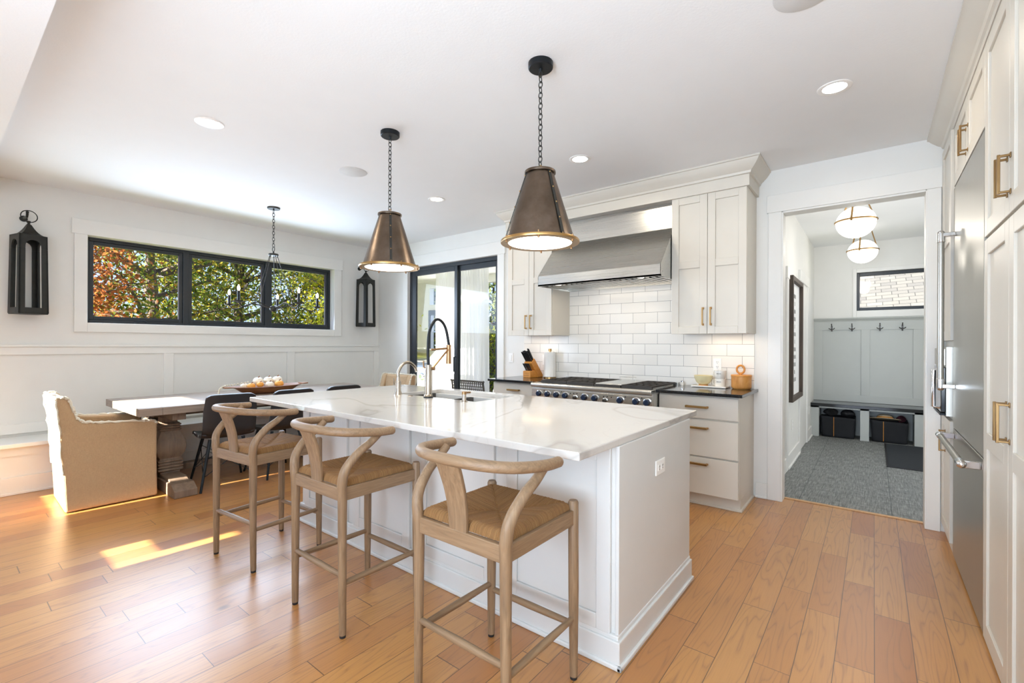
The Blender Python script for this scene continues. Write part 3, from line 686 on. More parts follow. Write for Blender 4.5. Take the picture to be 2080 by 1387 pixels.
# filter tap
t = thing('filter_tap', 'small brushed nickel gooseneck tap beside the tall faucet', 'tap', (-2.825, 2.212, .9235)); x, y, z = -2.825, 2.212, .9235
b = MB(); b.lathe([(0, 0), (.030, 0), (.028, .012), (.021, .03), (.021, .095), (.016, .10), (.012, .13), (.0, .13)], (x, y, z)); b.build('tap_body', NICKEL, t)
b = MB(); b.tube(spline([(x, y, z+.12), (x, y+.002, z+.17), (x+.004, y+.04, z+.225), (x+.01, y+.095, z+.238), (x+.016, y+.145, z+.205), (x+.018, y+.162, z+.165)], 8), [.0115]*40+[.013], 12); b.build('spout', NICKEL, t)
b = MB(); b.tube([(x-.02, y, z+.07), (x-.05, y-.004, z+.07)], .007, 10).tube([(x-.045, y-.004, z+.07), (x-.047, y-.004, z+.12)], .0045, 8); b.build('lever', NICKEL, t)
t = thing('soap_dispenser', 'short brushed brass soap dispenser between the faucet and the open island end', 'soap dispenser', (-2.13, 2.206, .9235)); x, y, z = -2.13, 2.206, .9235
b = MB(); b.lathe([(0, 0), (.024, 0), (.024, .006), (.014, .009), (.014, .05), (0, .05)], (x, y, z)); b.build('pump_base', NICKEL, t)
b = MB(); b.lathe([(.0, .05), (.016, .05), (.016, .068), (0, .07)], (x, y, z)).tube([(x, y, z+.06), (x+.004, y+.055, z+.058)], .006, 8); b.build('nozzle', COPPERB, t)
tag(MB().lathe([(0, 0), (.022, 0), (.020, .003), (0, .004)], (-2.67, 2.20, .9236), 24).build('air_switch', NICKEL, None), 'low nickel push button on the worktop between the two taps', 'switch')

def outlet(name, lab, cat, P, wdir, nrm, rocker=False, hz=False):
    """plate centred on P; wdir = along its width, nrm = outward"""
    P, W, N_ = Vector(P), Vector(wdir), Vector(nrm); H = Vector((0, 0, 1))
    w_, h_ = (.062, .062) if hz == 'sq' else ((.115, .07) if hz else (.07, .115))
    t = thing(name, lab, cat, P)
    def bx(b, cw, ch, ww, hh, t0, t1):
        c = [(-1, -1), (1, -1), (1, 1), (-1, 1)]
        v = b.vs([P+W*(cw+i*ww/2)+H*(ch+j*hh/2)+N_*tt for tt in (t0, t1) for i, j in c])
        for f in ((0,3,2,1),(4,5,6,7),(0,1,5,4),(1,2,6,5),(2,3,7,6),(3,0,4,7)): b.face([v[i] for i in f])
    b = MB(); bx(b, 0, 0, w_, h_, .0005, .006); b.build('cover_plate', PLASTIC, t, .002, smooth=0)
    if rocker:
        b = MB(); bx(b, 0, 0, .033, .067, .006, .010); b.build('rocker', PLASTIC, t, .002, smooth=0)
    else:
        b = MB(); s_ = MB()
        for k in (-1, 1):
            cw, ch = (k*.021, 0) if hz else (0, k*.021)
            bx(b, cw, ch, .030, .030, .006, .008)
            bx(s_, cw-.006, ch+.004, .003, .009, .008, .0084); bx(s_, cw+.006, ch+.004, .003, .008, .008, .0084); bx(s_, cw, ch-.008, .005, .005, .008, .0084)
        b.build('receptacle', PLASTIC, t, .002, smooth=0); s_.build('socket_slots', DARKHOLE, t, smooth=0)
    return t
outlet('power_outlet', 'white power outlet on the end panel of the island', 'outlet', (-.8085, 2.184, .722), (0, 1, 0), (1, 0, 0), hz=True)
outlet('power_outlet', 'white power outlet on the tiles above the stacked mugs', 'outlet', (-1.11, YB-.0125, 1.128), (1, 0, 0), (0, -1, 0))
outlet('power_outlet', 'white power outlet on the tiles behind the paper towel roll', 'outlet', (-2.978, YB-.0125, 1.128), (1, 0, 0), (0, -1, 0))
outlet('light_switch', 'white rocker light switch on the wall beside the sliding door', 'switch', (-3.487, YB-.0005, 1.14), (1, 0, 0), (0, -1, 0), True)
outlet('power_outlet', 'white power outlet low on the mudroom wall below the framed sign', 'outlet', (-.7195, 6.0, .42), (0, 1, 0), (1, 0, 0))
outlet('power_outlet', 'white power outlet low on the mudroom wall beside the bench', 'outlet', (-.7195, 7.7, .40), (0, 1, 0), (1, 0, 0))

# ------------------------------------------------ fridge wall
FX = .388
t = thing('refrigerator', 'tall built-in stainless steel refrigerator with freezer drawer below', 'refrigerator', (.7, 3.43, 0))
box('fridge_body', STEELV, t, FX+.022, XR-.002, 2.945, 3.935, .012, 2.285, smooth=0)
d = box('door', STEELV, t, FX, FX+.021, 2.94, 3.938, .803, 2.28, .003, smooth=0)
def barpull(par, p0, p1, out, m, r=.016):
    p0, p1, o = Vector(p0), Vector(p1), Vector(out); dd = (p1-p0).normalized(); b = MB()
    b.cyl(p0+o, p1+o, r, seg=24)
    h = b.build('handle', m, par)
    for p, s_ in ((p0, 1), (p1, -1)): MB().bar(p+dd*.0, p+o*1.05, .034, .024, up=dd).cyl(p+o-dd*s_*.012, p+o+dd*s_*.045, r*1.22, seg=24).ball(p+o-dd*s_*.010, r*1.2, seg=24, n=12).build('handle_bracket', CHROME, h, .003)
    return h
barpull(d, (FX, 3.855, 1.06), (FX, 3.855, 1.985), (-.066, 0, 0), STEELV)
d = box('freezer_drawer', STEELV, t, FX, FX+.021, 2.94, 3.938, .018, .797, .003, smooth=0)
barpull(d, (FX, 2.99, .757), (FX, 3.88, .757), (-.066, 0, 0), STEELV)

t = thing('pantry_cabinet', 'tall pale grey pantry cabinet with four doors in front of the refrigerator', 'cabinet', (.7, 2.45, 0))
box('cabinet_body', CAB, t, FX+.022, XR-.002, 1.96, 2.932, .0, 2.69, smooth=0)
for y0, y1, yh in ((2.453, 2.929, 2.478), (1.972, 2.449, 2.424)):
    d = shaker_x('door', CAB, t, y0, y1, 1.79, 2.655, FX, (), .07, .021)
    pull(d, (FX, yh, 1.866), (FX, yh, 1.998), (-.032, 0, 0), BRONZEPULL, .0045)
    d = shaker_x('door', CAB, t, y0, y1, .012, 1.776, FX, (.894,), .07, .021, zb=.08)
    pull(d, (FX, yh, .958), (FX, yh, 1.092), (-.032, 0, 0), BRONZEPULL, .0045)
t = thing('bridge_cabinet', 'small pale grey cabinet over the refrigerator with two shaker doors', 'cabinet', (.7, 3.43, 2.29))
box('cabinet_body', CAB, t, FX+.022, XR-.002, 2.935, 3.945, 2.288, 2.69, smooth=0)
for y0, y1, yh in ((2.937, 3.436, 3.405), (3.440, 3.942, 3.471)):
    d = shaker_x('door', CAB, t, y0, y1, 2.292, 2.655, FX, (), .065, .021)
    pull(d, (FX, yh, 2.345), (FX, yh, 2.475), (-.03, 0, 0), BRONZEPULL, .0045)
OX = .374
t = thing('oven_cabinet', 'tall pale grey cabinet between the refrigerator and the mudroom doorway', 'cabinet', (.7, 4.18, 0))
b = MB(); b.box(OX+.022, XR-.002, 3.948, YB-.001, .0, .86).box(OX+.022, XR-.002, 3.948, YB-.001, 1.30, 2.69).box(OX+.022, XR-.002, 3.948, 3.985, .86, 1.30).box(OX+.022, XR-.002, 4.39, YB-.001, .86, 1.3); b.build('cabinet_body', CAB, t, smooth=0)
d = shaker_x('door', CAB, t, 3.95, 4.41, 1.34, 2.655, OX, (2.0,), .065, .021)
d = shaker_x('door', CAB, t, 3.95, 4.41, .075, .835, OX, (), .065, .021); pull(d, (OX, 4.17, .615), (OX, 4.17, .745), (-.03, 0, 0), BRONZEPULL, .0045)
t = thing('built_in_microwave', 'built-in microwave with black glass door and steel handle beyond the refrigerator', 'microwave', (.5, 4.2, .86))
box('housing', STEELV, t, .36, .9, 3.986, 4.389, .862, 1.299, smooth=0)
d = box('door', BLACKGL, t, .335, .359, 3.99, 4.385, .885, 1.17, .004, smooth=0)
MB().tube([(.335, 4.05, .91), (.305, 4.05, .915), (.305, 4.05, 1.15), (.335, 4.05, 1.155)], .012, 12).build('handle', CHROME, d)
box('control_panel', STEELV, t, .337, .359, 3.99, 4.385, 1.18, 1.29, .003, smooth=0)
box('vent_lip', BLACKMETAL, t, .33, .359, 3.99, 4.385, .866, .880, .003, smooth=0)
# ================================================================== bar stools
def make_stool(label):
    t = thing('bar_stool', label, 'bar stool', (0, 0, 0), 'bar stools along the island')
    for sx_ in (-1, 1):
        # back leg runs on up and sweeps forward to carry the arm
        pts = spline([(sx_*.2125, -.210, .012), (sx_*.210, -.2115, .30), (sx_*.209, -.212, .60), (sx_*.213, -.216, .68), (sx_*.222, -.205, .745), (sx_*.233, -.150, .810), (sx_*.240, -.090, .850), (sx_*.242, -.040, .888)], 6)
        n = len(pts); rs = [lerp(.0155, .0215, min(1, i/14)) if i < 20 else lerp(.0215, .0165, (i-20)/(n-21)) for i in range(n)]
        MB().tube(pts, rs, 14).build('leg', STOOLWOOD, t)
        MB().tube([(sx_*.2125, .210, .012), (sx_*.211, .209, .35), (sx_*.209, .208, .688), (sx_*.209, .208, .697)], [.0155, .0205, .0205, .016], 14).build('leg', STOOLWOOD, t)
        for y in (-.21, .21):
            MB().cyl((sx_*.2125, y, 0), (sx_*.2125, y, .013), .0135, .0145, 14).build('foot_cap', RUBBER, t)
    # crest rail, bent round
    cr_ = [(.262, .022, .893), (.264, -.05, .896), (.252, -.125, .902), (.221, -.193, .908), (.162, -.242, .913), (.083, -.268, .916), (0, -.275, .917)]
    cr_ = cr_ + [(-a, b_, c) for a, b_, c in cr_[-2::-1]]
    p = spline(cr_, 6); n = len(p)
    MB().tube(p, [.0165 if i in (0, n-1) else .0195 for i in range(n)], 14).build('crest_rail', STOOLWOODX, t)
    # splat
    def sp(u, v):
        wv = lerp(.041, .055, v**1.3); y = lerp(-.214, -.271, v)+.016*math.sin(pi*v)
        return ((u-.5)*2*wv, y, lerp(.642, .908, v))
    MB().grid(sp, 4, 14).build('splat', STOOLWOOD, t, solid=.014, bevel=.002)
    for a, c in (((-.205, -.212), (.205, -.212)), ((-.205, .208), (.205, .208)), ((-.209, -.208), (-.209, .205)), ((.209, -.208), (.209, .205))):
        zc = .632 if a[1] == c[1] else .634
        MB().bar((*a, zc), (*c, zc), .022, .058).build('seat_rail', STOOLWOODX if a[1] == c[1] else STOOLWOODY, t, .003, smooth=0)
    for z_, a, c in ((.272, (-.211, -.211), (.211, -.211)), (.212, (-.211, .209), (.211, .209)), (.238, (-.211, -.21), (-.211, .21)), (.238, (.211, -.21), (.211, .21))):
        MB().tube([(*a, z_), (*[lerp(i, j, .5) for i, j in zip(a, c)], z_), (*c, z_)], [.0115, .0145, .0115], 12).build('stretcher', STOOLWOODX if a[1] == c[1] or abs(a[1]-c[1]) < .01 else STOOLWOODY, t)
    def st(u, v):
        x, y = (u-.5)*2, (v-.5)*2
        m = max(abs(x), abs(y)); q = 1-m
        z_ = .664 + .030*math.sqrt(max(0, 1-((m-.86)/.14)**2)) if m > .86 else .694-.026*min(1, (.86-m)/.86)**.8
        dd = abs(abs(x)-abs(y)); z_ -= .0045*math.exp(-(dd/.035)**2)
        jt = .0012*math.sin(x*97 if abs(y) > abs(x) else y*97)
        k = .205
        return (x*k, y*k-.002, z_+jt)
    b = MB().grid(st, 56, 56)
    b.poly([(-.205, -.207, .664), (.205, -.207, .664), (.205, .203, .664), (-.205, .203, .664)])
    b.build('woven_seat', RUSH, t, smooth=80)
    return t
s0 = make_stool('light oak wishbone bar stool nearest the island\'s open end, by the white outlet panel')
s0.location = (-1.132, 1.362, 0)
dup(s0, (-2.0665, 1.363, 0), 0, 'middle one of the three light oak wishbone bar stools')
dup(s0, (-3.011, 1.352, 0), math.radians(5.5), 'light oak wishbone bar stool farthest along, in front of the black dining chairs')

# ================================================================== pendants
def chain(b, x, y, z0, z1, lw=.011, lh=.036, r=.0026):
    n = max(2, round((z1-z0)/(lh*.76))); st_ = (z1-z0)/n
    for i in range(n):
        zc = z0+st_*(i+.5); hh = st_*.62; pts = []
        for k in range(14):
            a = 2*pi*k/14; u = lw*math.cos(a); v = hh*math.sin(a)
            pts.append((x+u, y, zc+v) if i % 2 else (x, y+u, zc+v))
        b.tube(pts, r, 6, closed=True)
def pendant(x, y, ang, lab):
    t = thing('pendant_lamp', lab, 'pendant lamp', (x, y, 1.83), 'cone pendants over the island')
    zt, zb, rt, rb = 2.203, 1.842, .071, .184
    b = MB(); b.lathe([(rb-.003, zb), (rb, zb), (rt, zt), (rt-.003, zt), (rb-.006, zb+.004)], (x, y, 0), 48); b.build('shade', BRONZE, t, smooth=60)
    b = MB(); b.lathe([(.0, zt-.004), (.081, zt-.004), (.082, zt+.002), (.081, zt+.008), (.0, zt+.010)], (x, y, 0), 40); b.build('top_flange', BRONZE, t)
    b = MB(); b.lathe([(.168, zb-.008), (.205, zb-.008), (.207, zb-.001), (.205, zb+.006), (.182, zb+.008), (.168, zb+.004)], (x, y, 0), 56); b.build('bottom_rim', BRASS, t)
    b = MB(); b.lathe([(0, zb-.010), (.166, zb-.007), (.168, zb-.004), (0, zb-.002)], (x, y, 0), 48); b.build('diffuser', DIFF, t)
    for k in range(3):
        a = ang+k*2*pi/3; ca, sa = math.cos(a), math.sin(a)
        b = MB(); p = lambda r, z: (x+ca*r, y+sa*r, z)
        b.bar(p(rb+.002, zb+.006), p(rt+.002, zt), .016, .004, up=(ca, sa, 0)); sd = b.build('seam_strap', IRON, t, smooth=0)
        b = MB()
        for q in range(5): u = .04+q*.23; b.ball(p(lerp(rb, rt, u)+.0045, lerp(zb, zt, u)), .0045, seg=8, n=6)
        b.build('rivet', BRASS, sd)
    for k in range(6):
        a = ang+.35+k*pi/3; ca, sa = math.cos(a), math.sin(a)
        b = MB(); b.cyl((x+ca*.193, y+sa*.193, zb-.018), (x+ca*.193, y+sa*.193, zb+.018), .004, seg=8).ball((x+ca*.193, y+sa*.193, zb-.014), .0062, seg=8, n=6); b.build('rim_screw', COPPERB, t)
    b = MB(); chain(b, x, y, 2.235, ZC-.045); b.build('chain', IRON, t)
    b = MB()
    b.cyl((x, y, zt+.008), (x, y, zt+.02), .012, .008)
    b.tube([(x+.012*math.cos(2*pi*k/16), y, 2.228+.016*math.sin(2*pi*k/16)) for k in range(16)], .003, 6, closed=True)
    b.build('hanging_loop', BRASS, t)
    b = MB(); b.lathe([(0, ZC-.032), (.060, ZC-.032), (.065, ZC-.027), (.065, ZC-.0005), (0, ZC-.0005)], (x, y, 0), 40).lathe([(0, ZC-.05), (.006, ZC-.05), (.010, ZC-.032), (0, ZC-.032)], (x, y, 0), 12); b.build('ceiling_canopy', BLACKMETAL, t)
    light('pendant_light', 'AREA', (x, y, zb-.02), 2.2, (1, .88, .72), (0, 0, -1), .30, shape='DISK')
pv = lambda x, y: math.atan2(-y, -x)
pendant(-2.665, 2.008, pv(-2.665, 2.008)+.05, 'bronze cone pendant farther from the camera, over the sink end of the island')
pendant(-1.382, 1.996, pv(-1.382, 1.996)+math.radians(38), 'bronze cone pendant nearer the camera, with brass rim in front of the range hood')

# chandelier
def chandelier():
    x, y = -5.155, 2.352
    t = thing('chandelier', 'dark iron candle chandelier with curved arms over the dining table', 'chandelier', (x, y, 1.66))
    b = MB(); b.lathe([(0, ZC-.016), (.062, ZC-.016), (.064, ZC-.004), (.064, ZC-.0005), (0, ZC-.0005)], (x, y, 0)).cyl((x, y, ZC-.03), (x, y, ZC-.016), .008); b.build('ceiling_canopy', IRON, t)
    b = MB(); chain(b, x, y, 2.355, ZC-.028, .012, .045, .003); b.build('chain', IRON, t)
    b = MB(); b.tube([(x+.026*math.sin(2*pi*k/20), y, 2.33+.026*math.cos(2*pi*k/20)) for k in range(20)], .0038, 8, closed=True)
    b.lathe([(0, 2.258), (.046, 2.258), (.05, 2.262), (.05, 2.276), (.046, 2.28), (0, 2.28)], (x, y, 0)).cyl((x, y, 2.28), (x, y, 2.305), .008); b.build('top_plate', IRON, t)
    MB().ball((x, y, 1.682), .037, sz=.9).build('hub_ball', IRON, t)
    f2 = Vector((Fv.x, Fv.y, 0)); r2 = Vector((R0.x, R0.y, 0))
    for an in (6, 78, 150, 222, 294):
        d = Vector((math.cos(math.radians(an)), math.sin(math.radians(an)), 0)); L = .462; d = d.normalized(); up = Vector((0, 0, 1)); c = Vector((x, y, 1.69))
        pp = [c+d*.03, c+d*.12+up*.02, c+d*.20+up*.045, c+d*.28+up*.028, c+d*.36-up*.008, c+d*.415-up*.012, c+d*L+up*.020]
        a = MB().tube(spline(pp, 6), .0062, 8).build('arm', IRON, t); e = c+d*L+up*.012
        MB().lathe([(0, .010), (.020, .010), (.048, .022), (.050, .027), (.018, .018), (0, .018)], e, 24).build('drip_cup', IRON, a)
        MB().cyl(e+up*.018, e+up*.125, .0125, seg=16).build('candle_sleeve', BLACKMETAL, a)
        bb = MB().lathe([(.0, .125), (.009, .128), (.0135, .145), (.012, .162), (.004, .182), (0, .187)], e, 14).build('bulb', BULB, a)
        q = c+d*.20+up*.045
        MB().tube([Vector((x, y, 2.262))+d*.038, q], .0035, 6).ball(Vector((x, y, 2.25))+d*.040, .007, seg=8, n=6).build('stay_rod', IRON, t)
chandelier()

# recessed lights, speakers
def recessed(x, y, lab, r=.085):
    t = thing('recessed_light', lab, 'recessed light', (x, y, ZC-.004), 'recessed ceiling lights')
    b = MB(); b.lathe([(r*.70, ZC-.003), (r*.92, ZC-.006), (r, ZC-.003), (r, ZC-.0005), (r*.7, ZC-.0005)], (x, y, 0), 40); b.build('trim_ring', LEADW, t)
    b = MB(); b.lathe([(0, ZC-.0015), (r*.7, ZC-.002), (r*.7, ZC-.0008), (0, ZC-.0008)], (x, y, 0), 40); b.build('lens', LED, t)
    light('recessed_lamp', 'AREA', (x, y, ZC-.01), 5.5, (1, .87, .69), (0, 0, -1), .12, shape='DISK')
recessed(-3.514, 1.18, 'recessed ceiling light over the bar stool farthest along the island')
recessed(-1.847, 3.222, 'recessed ceiling light in front of the range hood crown')
recessed(-3.518, 3.228, 'recessed ceiling light between the two cone pendants, toward the sliding door')
recessed(-.182, 3.215, 'recessed ceiling light nearest the refrigerator cabinets')
for x, y, lab in ((-3.531, 2.276, 'round white ceiling speaker between the chandelier and the farther pendant'), (-.235, 2.27, 'round white ceiling speaker cut off at the top edge of the photo')):
    t = thing('ceiling_speaker', lab, 'speaker', (x, y, ZC-.004), 'ceiling speakers')
    b = MB(); b.lathe([(0, ZC-.005), (.108, ZC-.005), (.114, ZC-.003), (.114, ZC-.0005), (0, ZC-.0005)], (x, y, 0), 48); b.build('speaker_grille', plain('speaker_grille', 'D5D5D3', .7, bump=.3, bscale=500), t)

# wall lanterns
LANT = plain('lantern_metal', '2E2E2B', .45, .5, var=.15, scale=14)
def lantern(lab, loc, rz):
    t = thing('wall_lantern', lab, 'lantern', (0, 0, 0), 'wall lanterns beside the dining window')
    wd, h = .098, .70
    b = MB()
    for k in range(4):
        q = MB(); p = .030; W = wd; z1 = h
        arc = [(W*.56*math.cos(a), .60+.055*math.sin(a)) for a in [pi*i/12 for i in range(13)]]
        q.prism([(-W, z1), (W, z1), (W, .58)]+[(arc[0][0], .58)]+arc+[(arc[-1][0], .58), (-W, .58)], 'y', -W, -W+.014)
        q.box(-W, -W*.56, -W, -W+.014, 0, .58).box(W*.56, W, -W, -W+.014, 0, .58).box(-W*.56, W*.56, -W, -W+.014, 0, .05)
        q.rot(k*pi/2); me = bpy.data.meshes.new('t'); q.bm.to_mesh(me); b.bm.from_mesh(me); bpy.data.meshes.remove(me); q.bm.free()
    for v in b.bm.verts:
        f = lerp(1.04, .96, min(1, v.co.z/h)); v.co.x *= f; v.co.y *= f
    b.build('cage', LANT, t, .002, smooth=0)
    b = MB(); b.box(-wd, wd, -wd, wd, -.008, .006); b.build('base_plate', LANT, t, smooth=0)
    b = MB(); prev = None
    for i in range(9):
        u = i/8; s_ = lerp(wd*.97, .014, u**.62); z = h+.10*u**1.35
        cur = b.vs([(-s_, -s_, z), (s_, -s_, z), (s_, s_, z), (-s_, s_, z)])
        if prev:
            for k in range(4): b.face([prev[k], prev[(k+1) % 4], cur[(k+1) % 4], cur[k]])
        else: b.face(cur)
        prev = cur
    b.face(prev); b.build('roof', LANT, t, smooth=0)
    b = MB(); b.lathe([(0, h+.09), (.016, h+.10), (.008, h+.112), (.016, h+.125), (.012, h+.135), (0, h+.135)], (0, 0, 0), 14); b.build('finial', LANT, t)
    b = MB(); b.tube([(.006, .056*math.cos(2*pi*k/28), h+.176+.052*math.sin(2*pi*k/28)) for k in range(28)], .004, 8, closed=True); b.build('ring', LANT, t)
    t.location = loc; t.rotation_euler = (0, 0, rz)
    return t
l1 = lantern('dark metal lantern beside the dining window pane with orange leaves', (-6.012, .584, 1.565), math.radians(14))
l2 = dup(l1, (-6.012, 4.10, 1.565), math.radians(12), 'dark metal lantern between the dining window and the sliding door corner')
for y, hx in ((.584, l1), (4.10, l2)):
    t = thing('lantern_hook', 'dark wall hook holding the lantern '+('by the orange-leaved window pane' if y < 2 else 'by the sliding door corner'), 'hook', (XW, y, 2.40))
    b = MB(); b.tube([(XW+.0005, y-.02, 2.44), (XW+.09, y-.015, 2.442), (XW+.149, y-.012, 2.432), (XW+.17, y-.012, 2.462)], [.014, .011, .008, .010], 10).ball((XW+.172, y-.012, 2.472), .012, seg=10, n=6); b.build('hook_arm', LANT, t)
    b = MB(); b.lathe([(0, 0), (.028, .0), (.026, .010), (0, .012)], (XW+.0005, y-.02, 2.44), 16, axis='x'); b.build('wall_plate', LANT, t)

# ================================================================== dining area
bench = thing('window_bench', 'long white built-in bench under the dining window', 'bench', (-5.95, 2.2, 0))
b = MB(); b.box(-6.1525, -5.80, .0, YB-.001, 0, .41).box(-5.80, -5.782, .0, YB-.001, .33, .41)
for y in (.75, 1.9, 3.05, 4.2): b.box(-5.80, -5.782, y-.04, y+.04, .16, .33)
b.build('bench_base', TRIM, bench, smooth=0)
box('bench_seat', TRIM, bench, -6.1345, -5.70, .0, YB-.001, .411, .446, .005, smooth=0)
b = MB(); b.box(-5.80, -5.780, .0, YB-.001, 0, .15).box(-5.78, -5.768, .0, YB-.001, 0, .022); b.build('bench_baseboard', TRIM, bench, .004, smooth=0)

table = thing('dining_table', 'long weathered wood trestle dining table beside the window bench', 'table', (-5.23, 2.34, 0))
tx0, tx1, ty0, ty1 = -5.785, -4.682, 1.078, 3.60
b = MB(); n = 6; tw = tx1-tx0
b.box(tx0, tx1, ty0, ty0+.16, .70, .765).box(tx0, tx1, ty1-.16, ty1, .70, .765)
for i in range(n): b.box(tx0+tw*i/n+(.0008 if i else 0), tx0+tw*(i+1)/n-(.0008 if i < n-1 else 0), ty0+.1605, ty1-.1605, .70, .7645)
b.build('tabletop', TABLEWOOD, table, .003, smooth=0)
b = MB(); b.box(-5.28, -5.18, 1.30, 3.38, .62, .698).box(-5.28, -5.18, 1.42, 3.26, .10, .155); b.build('beam', PEDWOOD, table, .004, smooth=0)
for yc in (1.375, 3.30):
    b = MB(); b.prism([(-4.575, 0), (-4.575, .06), (-4.66, .105), (-5.74, .105), (-5.72, 0)], 'y', yc-.085, yc+.085); b.prism([(-4.72, .105), (-4.80, .135), (-5.62, .135), (-5.70, .105)], 'y', yc-.07, yc+.07)
    tr = b.build('trestle_foot', PEDWOOD, table, .006, smooth=0)
    b = MB(); b.box(-5.72, -4.75, yc-.05, yc+.05, .635, .699); b.build('trestle_cap', PEDWOOD, table, .004, smooth=0)
    for xc in (-5.06, -5.44):
        b = MB(); prev = None
        prof = [(.075, .135), (.075, .15), (.088, .155)]
        for k in range(4): z = .16+k*.026; prof += [(.094, z), (.094, z+.014), (.084, z+.018), (.084, z+.024)]
        prof += [(.080, .27), (.098, .30), (.112, .345), (.114, .38), (.104, .43), (.086, .475), (.072, .505), (.070, .515)]
        for k in range(3): z = .518+k*.022; prof += [(.082, z), (.082, z+.011), (.073, z+.014), (.073, z+.020)]
        prof += [(.062, .588), (.058, .592), (.058, .636)]
        for s_, z in prof:
            cur = b.vs([(xc-s_, yc-s_, z), (xc+s_, yc-s_, z), (xc+s_, yc+s_, z), (xc-s_, yc+s_, z)])
            if prev:
                for k in range(4): b.face([prev[k], prev[(k+1) % 4], cur[(k+1) % 4], cur[k]])
            else: b.face(cur[::-1])
            prev = cur
        b.face(prev); b.build('pedestal', PEDWOOD, table, .003, smooth=30)

# slipcovered armchairs
def slip_chair(lab, loc, rz):
    t = thing('slipcovered_armchair', lab, 'armchair', (0, 0, 0), 'linen slipcovered chairs at the table ends')
    rnd = random.Random(3)
    hw = .297
    side = [(-.285, .005), (-.30, .30), (-.318, .62), (-.345, .86), (-.338, .884), (-.285, .888), (-.262, .868), (-.235, .78), (-.215, .715), (-.185, .69), (-.10, .672), (.05, .664), (.20, .655), (.268, .645), (.285, .62), (.284, .30), (.29, .005)]
    def jag(pts, r, amp, nn):
        out = []
        for p, q in zip(pts, pts[1:]):
            for k in range(nn): out.append(Vector(p).lerp(Vector(q), k/nn)+Vector((rnd.uniform(-amp, amp), rnd.uniform(-amp, amp), rnd.uniform(-amp, amp))))
        out.append(Vector(pts[-1])); return out, [r*rnd.uniform(.6, 1.5) for _ in out]
    for s_ in (-1, 1):
        b = MB(); a, c = sorted((s_*hw, s_*(hw-.085))); b.prism(side, 'x', a, c)
        sp_ = b.build('side_panel', LINEN, t, .018, 3, smooth=40)
        for xx in (s_*hw,):
            pts, rs = jag([(xx, y, z) for y, z in side[1:15]], .0095, .004, 7)
            MB().tube(pts, rs, 6).build('frayed_seam', LINENW, sp_)
    b = MB(); b.prism([(-.283, .005), (-.298, .30), (-.316, .62), (-.343, .86), (-.336, .882), (-.288, .886), (-.266, .868), (-.215, .55), (-.195, .40), (-.195, .005)], 'x', -hw+.0855, hw-.0855); bk = b.build('back_panel', LINEN, t, .012, 3, smooth=40)
    pts, rs = jag([(-hw+.02, -.34, .886), (hw-.02, -.34, .886)], .0095, .004, 30); MB().tube(pts, rs, 6).build('frayed_seam', LINENW, bk)
    b = MB(); b.box(-hw+.087, hw-.087, -.20, .288, .36, .485); b.build('seat_cushion', LINEN, t, .035, 4, smooth=40)
    b = MB(); b.box(-hw+.087, hw-.087, .26, .284, .005, .359); b.build('front_skirt', LINEN, t, .008, smooth=40)
    b = MB()
    for sx_ in (-1, 1):
        for y in (-.25, .25): b.box(sx_*.26-.02, sx_*.26+.02, y-.02, y+.02, 0, .006)
    b.build('foot', RUBBER, t, smooth=0)
    t.location = loc; t.rotation_euler = (0, 0, rz); return t
c1 = slip_chair('linen slipcovered armchair with frayed seams at the near end of the dining table', (-5.117, .957, 0), math.radians(-1.5))
dup(c1, (-5.13, 3.735, 0), math.radians(183), 'linen slipcovered armchair at the far end of the dining table, by the sliding door')

# black dining chairs
def black_chair(lab):
    t = thing('dining_chair', lab, 'chair', (0, 0, 0), 'black dining chairs on the kitchen side of the table')
    prof = spline([(0, -.325, .858), (0, -.298, .74), (0, -.272, .62), (0, -.245, .53), (0, -.185, .478), (0, -.08, .458), (0, .08, .452), (0, .20, .458), (0, .255, .448)], 6); n = len(prof)-1
    def fn(u, v):
        p = prof[round(v*n)]; e = (u-.5)*2
        wv = .205 if v > .15 else lerp(.188, .205, v/.15)
        curl = .018*abs(e)**3
        up_ = max(0, 1-abs(v-.35)/.3)
        return (e*wv, p.y+(curl if v < .45 else 0), p.z+(curl*.8 if v > .40 else 0)-(.02*max(0, abs(e)-.8)*5*(1 if v < .03 else 0)))
    MB().grid(fn, 12, n).build('seat_shell', LEATHER, t, solid=.026, bevel=.006, smooth=60)
    tops = {}
    for sx_ in (-1, 1):
        for k, (y0, y1) in enumerate(((-.13, -.212), (.16, .30))):
            a = Vector((sx_*.13, y0, .445)); c = Vector((sx_*.212, y1, 0)); tops[(sx_, k)] = (a, c)
            MB().tube([a, c], [.0145, .010], 10).build('leg', BLACKMETAL, t)
    b = MB(); pt = lambda q, u: tops[q][0].lerp(tops[q][1], u)
    for q, r_ in (((-1, 0), (1, 0)), ((-1, 0), (-1, 1)), ((1, 0), (1, 1)), ((-1, 1), (1, 1))):
        b.tube([pt(q, .22), pt(r_, .72)], .0032, 6).tube([pt(q, .72), pt(r_, .22)], .0032, 6)
    b.build('wire_brace', BLACKMETAL, t)
    return t
bc = black_chair('black leather dining chair with its whole back in view, by the sunlit table end'); bc.location = (-4.76, 1.726, 0); bc.rotation_euler = (0, 0, math.radians(81))
dup(bc, (-4.75, 2.232, 0), pi/2, 'middle black leather dining chair, beside the dough bowl')
dup(bc, (-4.75, 2.772, 0), pi/2, 'black leather dining chair nearest the sliding door, only its back edge showing')

